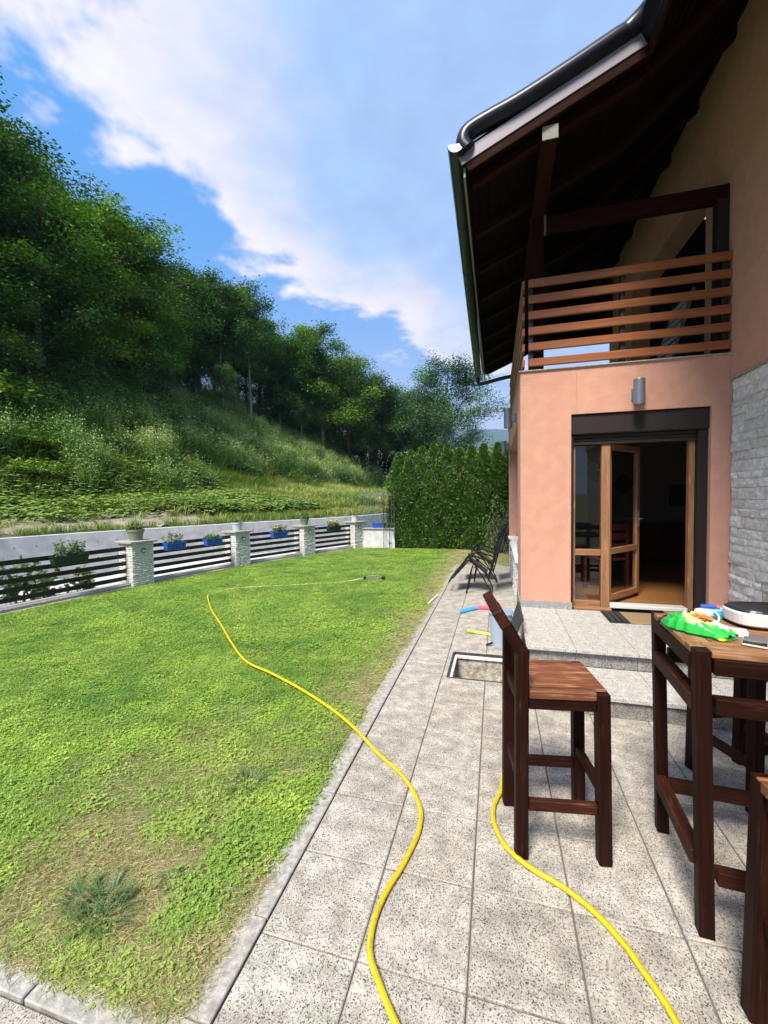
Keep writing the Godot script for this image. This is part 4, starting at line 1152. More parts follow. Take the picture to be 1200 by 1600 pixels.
func make_weeds() -> void:
	var r := RandomNumberGenerator.new(); r.seed = 5
	# kinds: long grass, creeping broad leaves, tall weeds with pale heads
	var gm := MB.new()
	for i in 22:
		gm.col = shade(Color(1, 1, 1), r, 0.25)
		var a := r.randf() * TAU
		var d := Vector3(cos(a), 0, sin(a))
		gm.blade(d * r.randf() * 0.12, (Vector3.UP + d * r.randf() * 0.4).normalized(), d, r.randf_range(0.16, 0.4), 0.014)
	var cm := MB.new()
	for i in 26:
		cm.col = shade(Color(1, 1, 1), r, 0.3)
		var a := r.randf() * TAU
		var d := Vector3(cos(a), r.randf_range(-0.35, 0.2), sin(a)).normalized()
		cm.leaf(Vector3(cos(a), 0, sin(a)) * r.randf() * 0.26 + Vector3(0, r.randf_range(0.05, 0.3), 0), d, d.cross(Vector3.UP).normalized(), r.randf_range(0.09, 0.15), r.randf_range(0.08, 0.12))
	var tm := MB.new()
	for i in 7:
		var a := r.randf() * TAU
		var b := Vector3(cos(a), 0, sin(a)) * r.randf() * 0.15
		var hh := r.randf_range(0.55, 1.0)
		var tip := b * 1.9 + Vector3(0, hh, 0)
		tm.col = Color(0.7, 0.8, 0.6)
		tm.blade(b, (tip - b).normalized(), Vector3(cos(a), 0, sin(a)), hh * 1.1, 0.014)
		for k in 9:
			var f := r.randf_range(0.2, 0.95)
			var aa := r.randf() * TAU
			var d := Vector3(cos(aa), 0.35, sin(aa)).normalized()
			tm.col = shade(Color(0.85, 1.0, 0.75), r, 0.2)
			tm.leaf(b.lerp(tip, f), d, d.cross(Vector3.UP).normalized(), 0.14 * (1.15 - f), 0.045)
		for k in 8:
			tm.col = shade(Color(1.5, 1.5, 1.25), r, 0.2)
			var d := rdir(r)
			tm.leaf(tip + d * 0.05, d, d.cross(Vector3(0.2, 1, 0.1)).normalized(), 0.045, 0.03)
	var xg := []; var cg := []; var xc := []; var cc := []; var xt := []; var ct := []
	for i in 76000:
		var z := -1.0 - 44.0 * pow(rng.randf(), 1.15)
		var s := 17.0 * pow(rng.randf(), 0.85)
		var x := wall_x(z) - s / 0.9 - 0.12
		if s < 0.06: continue
		var p := Vector3(x, hill(x, z) - 0.02, z)
		var n := noise.get_noise_2d(x * 5.0 + 40.0, z * 5.0)
		var bare := z > -11.0 and z < -3.0 and s > 0.3 and s < 3.2 - absf(z + 6.5) * 0.35 and n < 0.3
		if bare and rng.randf() < 0.86: continue
		var far := smoothstep(-12.0, -20.0, z)
		var pale := clampf(noise.get_noise_2d(x * 4.0, z * 4.0 + 90.0) * 2.2 + 0.4, 0, 1)
		var wt := clampf(rng.randf() + noise.get_noise_2d(x * 7.0 + 300.0, z * 7.0) * 0.9, 0, 1)
		if s < 1.2 or (far > 0.3 and s < 8.0 and wt < 0.75):
			var c := Color(0.2, 0.29, 0.045).lerp(Color(0.42, 0.44, 0.13), clampf(pale * 0.6 + far * 0.45 + rnd(-0.2, 0.2), 0, 1))
			xg.append(upright(p, rnd(0.5, 0.9) if s < 1.2 else rnd(0.8, 1.5), 0.2)); cg.append(c)
		elif s < 5.5 + n * 3.0 and far < 0.7:
			if wt < 0.72:
				xc.append(upright(p, rnd(0.8, 1.4), 0.25)); cc.append(Color(0.14, 0.26, 0.05).lerp(Color(0.33, 0.44, 0.1), rng.randf() * 0.7 + pale * 0.3))
			else:
				xg.append(upright(p, rnd(0.9, 1.7), 0.2)); cg.append(Color(0.19, 0.27, 0.055).lerp(Color(0.38, 0.37, 0.13), rng.randf()))
		else:
			if wt < 0.3:
				xt.append(upright(p, rnd(0.9, 1.7), 0.2)); ct.append(Color(0.2, 0.31, 0.09).lerp(Color(0.46, 0.52, 0.22), pale))
			elif wt < 0.7:
				xc.append(upright(p, rnd(1.0, 1.9), 0.25)); cc.append(Color(0.12, 0.24, 0.045).lerp(Color(0.3, 0.43, 0.09), rng.randf()))
			else:
				xg.append(upright(p, rnd(1.2, 2.2), 0.2)); cg.append(Color(0.22, 0.33, 0.075).lerp(Color(0.5, 0.52, 0.2), pale))
	tag(scatter("long_grass", gm.mesh(true), M.grass, xg, cg), "long yellow-green grass growing on the bank above the concrete wall", "grass", "", "stuff")
	tag(scatter("creeping_weeds", cm.mesh(true), M.grass, xc, cc), "low broad-leaved weeds covering the lower bank", "weeds", "", "stuff")
	tag(scatter("tall_weeds", tm.mesh(true), M.grass, xt, ct), "tall pale-headed weeds on the middle of the bank", "weeds", "", "stuff")

func make_lawn() -> void:
	var r := RandomNumberGenerator.new(); r.seed = 8
	var variants := []
	for v in 3:
		var m := MB.new()
		for i in 34:
			m.col = shade(Color(1, 1, 1), r, 0.35)
			var a := r.randf() * TAU
			var b := r.randf() * TAU
			var d := Vector3(cos(a), 0, sin(a))
			var base := Vector3(cos(b), 0, sin(b)) * sqrt(r.randf()) * 0.07
			m.blade(base, (Vector3.UP + d * r.randf_range(0.1, 0.8)).normalized(), (d - Vector3.UP * 0.2).normalized(), r.randf_range(0.02, 0.046), r.randf_range(0.0022, 0.004))
		variants.append(m.mesh(true))
	var cv := MB.new()
	for i in 16:
		var b := r.randf() * TAU
		var c := Vector3(cos(b), 0, sin(b)) * sqrt(r.randf()) * 0.07 + Vector3(0, r.randf_range(0.014, 0.034), 0)
		cv.col = shade(Color(1, 1, 1), r, 0.3)
		var a0 := r.randf() * TAU
		for k in 3:
			var a := a0 + TAU * k / 3.0
			var d := Vector3(cos(a), r.randf_range(-0.25, 0.45), sin(a)).normalized()
			cv.leaf(c, d, d.cross(Vector3.UP + rdir(r) * 0.3).normalized(), 0.0115, 0.0105)
	var clover := cv.mesh(true)
	# dead stalks lying flat
	var sm := MB.new()
	for i in 30:
		sm.col = shade(Color(1, 1, 1), r, 0.35)
		var a := r.randf() * TAU
		var b := r.randf() * TAU
		var d := Vector3(cos(a), r.randf_range(0.05, 0.5), sin(a)).normalized()
		sm.blade(Vector3(cos(b), 0, sin(b)) * sqrt(r.randf()) * 0.07 + Vector3(0, r.randf_range(0.002, 0.014), 0), d, Vector3(d.z, -0.15, -d.x), r.randf_range(0.03, 0.065), r.randf_range(0.0018, 0.003))
	var straw := sm.mesh(true)
	var xs := [[], [], [], [], []]; var cs := [[], [], [], [], []]
	var poly := PackedVector2Array([Vector2(-0.995, -1.035), Vector2(-0.995, -9.9), Vector2(0.25, -9.98), Vector2(0.25, -12.6), Vector2(-4.2, -12.5), Vector2(-4.75, -11.9), Vector2(-5.2, -10.6), Vector2(-6.0, -8.55), Vector2(-6.55, -6.3), Vector2(-6.95, -4.2), Vector2(-7.1, -1.035)])
	var dn := fnl(61, 0.9, FastNoiseLite.TYPE_SIMPLEX_SMOOTH, 4)
	for i in 118000:
		var z := -1.03 - 11.6 * pow(rng.randf(), 1.7)
		var x := lerpf(-7.1, 0.25, rng.randf())
		if not Geometry2D.is_point_in_polygon(Vector2(x, z), poly): continue
		if x < -2.2 + z * 1.15 and z > -6.0 and rng.randf() < 0.8: continue
		var n := dn.get_noise_2d(x, z)
		var n2 := dn.get_noise_2d(x * 4.0 + 50.0, z * 4.0)
		var n3 := dn.get_noise_2d(x * 11.0, z * 11.0 + 20.0)
		# dry patch near the corner, a thin one beyond it and a dry strip by the kerb
		var e := Vector2((x + 1.5) / 0.66, (z + 1.33) / 0.34).length()
		var dry := smoothstep(1.45, 0.5, e + n * 0.9 + n2 * 0.5)
		dry = maxf(dry, 0.45 * smoothstep(1.1, 0.3, Vector2((x + 1.75) / 0.9, (z + 2.0) / 0.8).length() + n * 0.9 + n2 * 0.5))
		dry = maxf(dry, smoothstep(0.6, 0.0, -x - 0.98 + n * 0.4 + n2 * 0.3) * 0.7 * smoothstep(-2.0, -3.2, z))
		dry = maxf(dry, smoothstep(0.10, 0.0, -1.03 - z) * 0.6)
		var lush := smoothstep(0.24, 0.1, Vector2((x + 1.2) / 0.9, (z + 1.68) / 1.1).length() + n2 * 0.2) + smoothstep(0.15, 0.06, Vector2(x + 1.17, (z + 1.36) * 0.7).length() + n2 * 0.14)
		lush = clampf(lush, 0, 1) * smoothstep(-0.35, 0.15, n3 + n2)
		dry = clampf(dry * (1.0 - lush) + n2 * 0.2, 0, 1)
		var fresh := Color(0.16, 0.315, 0.038).lerp(Color(0.34, 0.49, 0.065), clampf(0.5 + n * 0.8 + n2 * 0.5 + n3 * 0.4, 0, 1))
		fresh = fresh * rnd(0.75, 1.25)
		var c := fresh.lerp(Color(0.4, 0.36, 0.15), dry * rnd(0.2, 0.9))
		c = c.lerp(Color(0.18, 0.32, 0.04), lush * 0.7)
		var k := rng.randi() % 3
		if rng.randf() < (0.6 if lush > 0.4 else clampf(0.22 - dry * 0.2 + n2 * 0.3, 0.02, 0.5)): k = 3
		if rng.randf() < dry * 0.85:
			k = 4
			c = Color(0.8, 0.69, 0.44).lerp(Color(0.5, 0.42, 0.21), rng.randf())
		var sc := rnd(0.75, 1.25) * (1.0 if z > -4.0 else 1.35)
		xs[k].append(upright(Vector3(x, -0.006, z), sc, 0.15, rnd(0.7, 1.25) * (0.75 if dry > 0.5 else 1.0)))
		cs[k].append(c)
	for k in 5:
		tag(scatter(["lawn_grass", "lawn_grass", "lawn_grass", "lawn_clover", "dead_grass"][k], [variants[0], variants[1], variants[2], clover, straw][k], M.grass, xs[k], cs[k]), ["short mown lawn grass between fence and patio", "short mown lawn grass between fence and patio", "short mown lawn grass between fence and patio", "clover leaves growing through the mown lawn", "dry straw-coloured stalks in the lawn's bare patches"][k], "grass", "", "stuff")
	# coarse blue-green tufts in the dry patch
	var tu := MB.new()
	for i in 90:
		tu.col = shade(Color(0.11, 0.185, 0.06), r, 0.3)
		var a := r.randf() * TAU
		var d := Vector3(cos(a), 0, sin(a))
		tu.blade(d * sqrt(r.randf()) * 0.05, (Vector3.UP + d * r.randf_range(0.3, 1.1)).normalized(), (d - Vector3.UP * 0.3).normalized(), r.randf_range(0.06, 0.13), 0.005)
	var tms := tu.mesh(true)
	for q in [[-1.56, -1.26, 1.0, "dark coarse grass tuft in the middle of the dry lawn patch"], [-1.47, -1.22, 0.9, "dark coarse grass tuft at the right of the dry patch's dark clump"], [-1.65, -1.24, 0.85, "dark coarse grass tuft at the left of the dry patch's dark clump"], [-1.52, -1.17, 0.8, "dark coarse grass tuft nearest the kerb in the dry patch"], [-1.36, -1.40, 0.55, "small lone weed tuft in the straw beside the clover"], [-1.38, -2.0, 1.0, "pale tuft of long grass standing above the mown lawn"]]:
		var o := part("grass_tuft", tms, M.grass, null, true)
		o.position = Vector3(q[0], -0.005, q[1]); o.scale = Vector3.ONE * q[2]; o.rotation.y = rnd(0, TAU)
		tag(o, q[3], "grass tuft", "coarse tufts in the lawn")

# stems with leaves for pots and boxes, built into a mesh of its own
func potted(seed_: int, w: float, d: float, hgt: float, stems: int, leaf: float, col: Color, flower := Color(0, 0, 0), per := 14) -> MB:
	var r := RandomNumberGenerator.new(); r.seed = seed_
	var m := MB.new()
	for i in stems:
		var b := Vector3(r.randf_range(-w, w), 0, r.randf_range(-d, d))
		var tip := b + Vector3(r.randf_range(-0.3, 0.3) * hgt, hgt * r.randf_range(0.55, 1.1), r.randf_range(-0.3, 0.3) * hgt)
		m.col = col * 0.8
		m.tube([b, b.lerp(tip, 0.5) + rdir(r) * 0.01, tip], [0.003, 0.0025, 0.0015], 4, false)
		for k in per:
			var dd := rdir(r, 0.6)
			m.col = shade(col, r, 0.3)
			m.leaf(b.lerp(tip, r.randf_range(0.15, 1.0)), dd, dd.cross(rdir(r) + Vector3.UP).normalized(), leaf * r.randf_range(0.7, 1.3), leaf * 0.55)
		if flower.r > 0.0:
			for k in 5:
				var dd := rdir(r)
				m.col = shade(flower, r, 0.15)
				m.leaf(tip + rdir(r) * 0.02, dd, dd.cross(rdir(r)).normalized(), 0.04, 0.035)
	return m

# ---------------------------------------------------------------- fence, walls, pots
const FP := [Vector3(-7.25, 0, -3.0), Vector3(-6.7, 0, -6.33), Vector3(-6.09, 0, -8.67), Vector3(-5.29, 0, -10.69), Vector3(-4.42, 0, -12.52)]
func make_fence() -> void:
	var plab := ["white stone-clad fence pillar outside the left edge", "white stone-clad fence pillar carrying the olive pot", "white stone-clad fence pillar carrying the pale grey pot", "white stone-clad fence pillar carrying the green pot", "white stone-clad corner pillar carrying the small white pot"]
	for i in 5:
		var nx: Vector3 = FP[min(i + 1, 4)] - FP[max(i - 1, 0)]
		var turn := atan2(-nx.z, nx.x)
		var t := thing("stone_pillar", plab[i], "pillar", FP[i], turn, "stone pillars of the garden fence")
		part("core", mm(Vector3(-0.19, 0, -0.19), Vector3(0.19, 0.84, 0.19), 0.0), M.mortar, t)
		var c := MB.new()
		clad(c, Vector3(-0.21, 0, 0.19), Vector3(1, 0, 0), 0.42, 0.84, Vector3(0, 0, 1), 0.038, 0.11, 0.03)
		clad(c, Vector3(0.21, 0, -0.19), Vector3(-1, 0, 0), 0.42, 0.84, Vector3(0, 0, -1), 0.038, 0.11, 0.03)
		clad(c, Vector3(0.19, 0, 0.2), Vector3(0, 0, -1), 0.4, 0.84, Vector3(1, 0, 0), 0.038, 0.11, 0.03)
		clad(c, Vector3(-0.19, 0, -0.2), Vector3(0, 0, 1), 0.4, 0.84, Vector3(-1, 0, 0), 0.038, 0.11, 0.03)
		part("stone_cladding", c, M.white_clad, t).set_meta("kind", "stuff")
		part("cap", mm(Vector3(-0.265, 0.841, -0.265), Vector3(0.265, 0.88, 0.265), 0.006), M.kerb, t)
		# small recessed light on the lawn side
		var l := MB.new()
		l.box(Vector3(0, 0.70, 0.225), Vector3(0.085, 0.085, 0.02), Basis.IDENTITY, 0.004)
		part("lamp_housing", l, M.lamp_grey, t)
		part("lamp_louvre", bx(Vector3(0, 0.685, 0.238), Vector3(0.06, 0.03, 0.008), 0.002), M.lens, t)
	var wlab := ["dark slatted fence panel holding the dark green planter at the left", "dark slatted fence panel holding two blue planters", "dark slatted fence panel holding one blue planter", "dark slatted fence panel farthest off beside the corner pillar"]
	for i in 4:
		var a: Vector3 = FP[i]; var b: Vector3 = FP[i + 1]
		var d := (b - a).normalized()
		var o := d * 0.2
		var t := thing("slat_fence", wlab[i], "fence", Vector3.ZERO, 0.0, "dark slatted fence panels between the pillars")
		for k in 5:
			var y := 0.185 + k * 0.14
			part("slat", barm(a + o + Vector3(0, y, 0), b - o + Vector3(0, y, 0), 0.026, 0.074, Vector3.UP, 0.003), M.slat, t)
		var w := thing("low_wall", ["low concrete footing wall under the leftmost fence panel", "low concrete footing wall under the two-planter fence panel", "low concrete footing wall under the one-blue-planter fence panel", "low concrete footing wall under the farthest fence panel"][i], "wall", Vector3.ZERO, 0.0, "concrete footing walls of the fence")
		part("coping", barm(a + o + Vector3(0, 0.065, 0), b - o + Vector3(0, 0.065, 0), 0.26, 0.045, Vector3.UP, 0.006), M.kerb, w)
		part("footing", barm(a + o + Vector3(0, -0.01, 0), b - o + Vector3(0, -0.01, 0), 0.34, 0.1, Vector3.UP, 0.01), M.old_concrete, w)
	# concrete retaining wall behind
	var rw := thing("retaining_wall", "long pale concrete retaining wall behind the slatted fence", "wall")
	var pts := []
	for k in WZ.size() - 2: pts.append(Vector3(WX[k], 0, -WZ[k]))
	for k in pts.size() - 1:
		var n: int = max(1, roundi((pts[k + 1] - pts[k]).length() / 1.6))
		for j in n:
			var a: Vector3 = pts[k].lerp(pts[k + 1], float(j) / n); var b: Vector3 = pts[k].lerp(pts[k + 1], float(j + 1) / n)
			var d := (b - a).normalized() * 0.004
			part("panel", barm(a + d + Vector3(0, 0.41, 0), b - d + Vector3(0, 0.41, 0), 0.18, 1.05, Vector3.UP, 0.006), M.concrete, rw)
	# tie holes left by the formwork
	for k in range(1, 7):
		for j in 3:
			var a: Vector3 = pts[k].lerp(pts[k + 1], (j + 0.5) / 3.0)
			var nrm: Vector3 = (pts[k + 1] - pts[k]).cross(Vector3.UP).normalized()
			for y in [0.35, 0.72]:
				var c := MB.new()
				c.tube([a + nrm * 0.085 + Vector3(0, y, 0), a + nrm * 0.094 + Vector3(0, y, 0)], 0.012, 8)
				part("tie_hole", c, M.mortar, rw)
	# strip of concrete between fence and wall
	var sm := MB.new()
	for k in range(0, 7):
		var za: float = -WZ[k]; var zb: float = -WZ[k + 1]
		sm.quad(Vector3(wall_x(za), -0.03, za), Vector3(wall_x(zb), -0.03, zb), Vector3(lerp_table(-zb, [3.0, 6.33, 8.67, 10.69, 12.52], [-7.25, -6.7, -6.09, -5.29, -4.42]), -0.03, zb), Vector3(lerp_table(-za, [3.0, 6.33, 8.67, 10.69, 12.52], [-7.25, -6.7, -6.09, -5.29, -4.42]), -0.03, za), Vector3.UP)
	part("path", sm, M.concrete).set_meta("kind", "structure")
	# plant growing behind the slats
	var spots := [[-7.55, -4.35], [-7.6, -4.75], [-7.45, -5.15], [-7.75, -3.9], [-7.35, -5.75]]
	for i in spots.size():
		var t := thing("garden_plant", "pale-leaved plant growing behind the slats of the leftmost fence panel", "plant", Vector3(spots[i][0], -0.03, spots[i][1]), 0.0, "plants behind the left fence panel")
		part("leaves", potted(60 + i, 0.2, 0.15, [0.8, 0.75, 0.6, 0.85, 0.45][i], 9, 0.14, Color(0.15, 0.21, 0.09), Color(0, 0, 0), 16), M.leaf, t, true)
	# corner: low white wall with a rod fence on top
	var cw := thing("corner_wall", "low white rendered wall between the corner pillar and the hedge", "wall")
	part("body", mm(Vector3(-4.2, -0.05, -12.72), Vector3(-3.1, 0.62, -12.56)), M.white_wall, cw)
	part("coping", mm(Vector3(-4.2, 0.62, -12.76), Vector3(-3.1, 0.66, -12.52), 0.004), M.kerb, cw)
	var rf := thing("rod_fence", "thin grey metal rod fence standing on the low white corner wall", "fence")
	for k in 13:
		part("rod", barm(Vector3(-4.15 + k * 0.085, 0.66, -12.64), Vector3(-4.15 + k * 0.085, 1.82, -12.64), 0.012, 0.012, Vector3(0, 0, 1), 0.002), M.lamp_grey, rf)
	for y in [0.78, 1.7]:
		part("cross_bar", barm(Vector3(-4.18, y, -12.655), Vector3(-3.1, y, -12.655), 0.01, 0.03, Vector3.UP, 0.002), M.lamp_grey, rf)
	# withered sapling tied to a pole
	var ws := thing("withered_sapling", "withered brown conifer sapling in front of the low white corner wall", "sapling", Vector3(-3.42, -0.01, -12.42))
	var sp := MB.new()
	sp.tube([Vector3(0, 0, 0), Vector3(0.01, 0.9, 0), Vector3(-0.01, 1.85, 0)], [0.014, 0.011, 0.004], 6)
	part("stem", sp, M.bark, ws)
	var br := MB.new()
	var r := RandomNumberGenerator.new(); r.seed = 3
	for i in 130:
		var y := r.randf_range(0.75, 1.85)
		var d := rdir(r, 0.3); d.y = absf(d.y) + 0.5; d = d.normalized()
		br.col = shade(Color(0.24, 0.13, 0.07), r, 0.3)
		br.leaf(Vector3(0, y, 0), d, d.cross(Vector3.UP).normalized(), 0.17 * clampf(1.4 - absf(y - 1.2), 0.3, 1.0), 0.022)
	part("needles", br, M.leaf, ws, true)
	var sk := thing("support_stake", "dark stake standing beside the withered sapling", "stake", Vector3(-3.24, 0, -12.45))
	part("rod", barm(Vector3(0, 0, 0), Vector3(0, 1.55, 0), 0.02, 0.02, Vector3(0, 0, 1), 0.003), M.slat, sk)
	# pots on the pillars
	pot("olive flowerpot with a low green plant on the first stone pillar", 1, 0.145, 0.105, 0.21, M.pot_olive, 0.12, Color(0.16, 0.2, 0.06))
	pot("pale grey flowerpot on the second stone pillar", 2, 0.125, 0.1, 0.2, M.pot_grey, 0.06, Color(0.13, 0.19, 0.05))
	pot("green flowerpot with small plant on the third stone pillar", 3, 0.12, 0.085, 0.18, M.pot_green, 0.1, Color(0.1, 0.18, 0.03))
	pot("small white flowerpot on the corner pillar", 4, 0.1, 0.1, 0.19, M.pot_grey, 0.03, Color(0.13, 0.19, 0.05))
	# planters hung on the slats
	planter("dark green planter box with tall pale herbs hung on the fence", 0, 0.642, 0.27, M.box_green, potted(21, 0.2, 0.05, 0.27, 34, 0.05, Color(0.22, 0.28, 0.15)))
	planter("blue planter box with tall sparse plant, left of the fence's two", 1, 0.298, 0.22, M.box_blue, potted(22, 0.16, 0.05, 0.26, 16, 0.045, Color(0.14, 0.2, 0.08)))
	planter("blue planter box with low light green plants, right of the fence's two", 1, 0.678, 0.21, M.box_blue, potted(23, 0.18, 0.05, 0.11, 34, 0.05, Color(0.15, 0.26, 0.04)))
	planter("blue planter box with pale flowers hung on the third fence panel", 2, 0.54, 0.25, M.box_blue, potted(24, 0.19, 0.05, 0.2, 26, 0.05, Color(0.16, 0.22, 0.07), Color(0.6, 0.5, 0.4)))
	planter("dark green planter box with cream flowers on the farthest fence panel", 3, 0.503, 0.25, M.box_green, potted(25, 0.2, 0.05, 0.2, 26, 0.05, Color(0.17, 0.2, 0.05), Color(0.7, 0.55, 0.25)))
	var cb := thing("planter_box", "blue planter box standing on the low white corner wall", "planter", Vector3(-3.62, 0.661, -12.60), 0.0, "planter boxes along the fence")
	trough(cb, 0.21, M.box_blue)

func pot(label: String, i: int, rt: float, rb: float, h: float, m: Material, ph: float, col: Color) -> void:
	var t := thing("flowerpot", label, "flowerpot", FP[i] + Vector3(0, 0.8805, 0), 0.3 * i, "flowerpots on the fence pillars")
	var p := MB.new()
	p.lathe([Vector2(0.0, 0.0), Vector2(rb, 0.0), Vector2(rt * 0.96, h * 0.8), Vector2(rt * 1.04, h * 0.8), Vector2(rt * 1.06, h), Vector2(rt * 0.95, h), Vector2(rt * 0.9, h * 0.86), Vector2(0.0, h * 0.86)], 24)
	part("pot", p, m, t)
	var pl := part("plant", potted(30 + i, rt * 0.7, rt * 0.7, ph, 26, 0.05, col), M.leaf, t, true)
	pl.position.y = h * 0.86
func trough(t: Node3D, hl: float, m: Material) -> void:
	var b := MB.new()
	var q := func(l, w, y): return [Vector3(-l, y, -w), Vector3(l, y, -w), Vector3(l, y, w), Vector3(-l, y, w)]
	var rings := [q.call(hl * 0.88, 0.06, 0.0), q.call(hl * 0.97, 0.075, 0.13), q.call(hl, 0.088, 0.132), q.call(hl, 0.088, 0.155), q.call(hl * 0.94, 0.07, 0.155), q.call(hl * 0.92, 0.066, 0.125)]
	for k in 5:
		for e in 4:
			var f := (e + 1) % 4
			var outd: Vector3 = (rings[0][e] + rings[0][f]) * (1.0 if k < 4 else -1.0) + (Vector3.UP if k == 3 else Vector3.ZERO)
			b.quad(rings[k][e], rings[k][f], rings[k + 1][f], rings[k + 1][e], outd)
	b.quad(rings[0][0], rings[0][1], rings[0][2], rings[0][3], Vector3.DOWN)
	part("trough", b, m, t)
	part("soil", bx(Vector3(0, 0.118, 0), Vector3(hl * 1.84, 0.01, 0.13), 0.0), M.soil_plain, t)
	for k in 5:
		part("rib", bx(Vector3(lerpf(-hl * 0.7, hl * 0.7, k / 4.0), 0.065, 0.071), Vector3(0.012, 0.11, 0.012), 0.003, Basis(Vector3.RIGHT, 0.11)), m, t)
func planter(label: String, i: int, f: float, hl: float, m: Material, plant: MB) -> void:
	var a: Vector3 = FP[i]; var b: Vector3 = FP[i + 1]
	var d := (b - a).normalized()
	var side := -d.cross(Vector3.UP)
	if side.x < 0.0: side = -side
	var t := thing("planter_box", label, "planter", a.lerp(b, f) + side * 0.108 + Vector3(0, 0.615, 0), atan2(side.x, side.z), "planter boxes along the fence")
	trough(t, hl, m)
	var p := part("plant", plant, M.leaf, t, true)
	p.position.y = 0.12
	for s in [-0.6, 0.6]:
		part("hook", bx(Vector3(hl * s, 0.16, -0.095), Vector3(0.02, 0.06, 0.014), 0.002), M.slat, t)

# ---------------------------------------------------------------- hedge
func thuja_meshes(seed_: int, brown := false) -> Array:
	var r := RandomNumberGenerator.new(); r.seed = seed_
	var core := MB.new(); var m := MB.new()
	var H := 3.2; var R := 0.385
	var prof := func(f): return R * (0.92 + 0.08 * sin(f * 9.0 + seed_)) * (1.0 if f < 0.62 else pow(maxf(0.0, 1.0 - (f - 0.62) / 0.38), 0.75))
	var pr := []
	for i in 12: pr.append(Vector2(prof.call(i / 11.0) * 0.56 + 0.01, 0.02 + i / 11.0 * H * 0.93))
	core.lathe(pr, 10)
	for i in 8200:
		var f := r.randf() * 0.985 + 0.012
		var a := r.randf() * TAU
		var lump := 1.0 + 0.14 * sin(a * 3.0 + f * 17.0 + seed_) + 0.08 * sin(a * 7.0 - f * 31.0)
		var rr: float = prof.call(f) * r.randf_range(0.68, 1.04) * lump
		var out := Vector3(cos(a), 0, sin(a))
		var p := out * rr + Vector3(0, f * H, 0)
		var d := (out * 0.75 + Vector3.UP * r.randf_range(0.1, 1.0) + rdir(r) * 0.45).normalized()
		var s := d.cross(out + rdir(r) * 0.6).normalized()
		var tone := Color(0.06, 0.13, 0.03).lerp(Color(0.19, 0.33, 0.055), r.randf())
		if brown and f > 0.55 and f < 0.8 and sin(a + 1.2) > 0.2: tone = tone.lerp(Color(0.12, 0.03, 0.02), 0.75)
		m.col = shade(tone, r, 0.25)
		var l := r.randf_range(0.06, 0.115)
		m.leaf(p, d, s, l, l * 0.34)
		m.leaf(p + d * l * 0.2, (d + s * 0.6).normalized(), (s - d * 0.6).normalized(), l * 0.75, l * 0.26)
		m.leaf(p + d * l * 0.2, (d - s * 0.6).normalized(), (s + d * 0.6).normalized(), l * 0.75, l * 0.26)
	return [core.mesh(), m.mesh(true)]
func make_hedge() -> void:
	var v := [thuja_meshes(1), thuja_meshes(2), thuja_meshes(3), thuja_meshes(4, true)]
	var lab := ["leftmost conifer of the hedge, beside the corner wall", "second hedge conifer from the corner wall", "third hedge conifer from the corner wall", "fourth hedge conifer from the corner wall", "fifth hedge conifer, left of the browned one", "hedge conifer with a browned reddish patch", "hedge conifer just right of the browned one", "hedge conifer with a pointed top above the recliners", "pointed hedge conifer third from the house wall", "hedge conifer next to last before the house wall", "last hedge conifer, half hidden by the house wall"]
	var hs := [3.05, 3.1, 3.2, 3.28, 3.25, 3.12, 3.15, 3.2, 3.22, 3.3, 3.2]
	for i in 11:
		var t := thing("hedge_conifer", lab[i], "conifer", Vector3(-3.02 + i * 0.385 + rnd(-0.03, 0.03), 0, -12.98 + rnd(-0.06, 0.06)), rnd(0, TAU), "clipped conifers of the garden hedge")
		var k: Array = v[3] if i == 5 else v[i % 3]
		if i == 5: t.rotation.y = 0.35
		var s := Vector3(1.05, hs[i] / 3.2, 1.05)
		part("inner_branches", k[0], M.thuja_core, t).scale = s
		part("foliage", k[1], M.thuja, t).scale = s
	var bm := bush_mesh(41, Color(0.04, 0.08, 0.02), Color(0.16, 0.22, 0.08), 0.09, 55, 34)
	var t := thing("viburnum_shrub", "round leafy shrub between the hedge and the house wall", "shrub", Vector3(0.18, 0, -12.0))
	part("stems", bm[0], M.bark, t).scale = Vector3(0.55, 1.7, 0.5)
	part("foliage", bm[1], M.leaf, t).scale = Vector3(0.55, 1.7, 0.5)

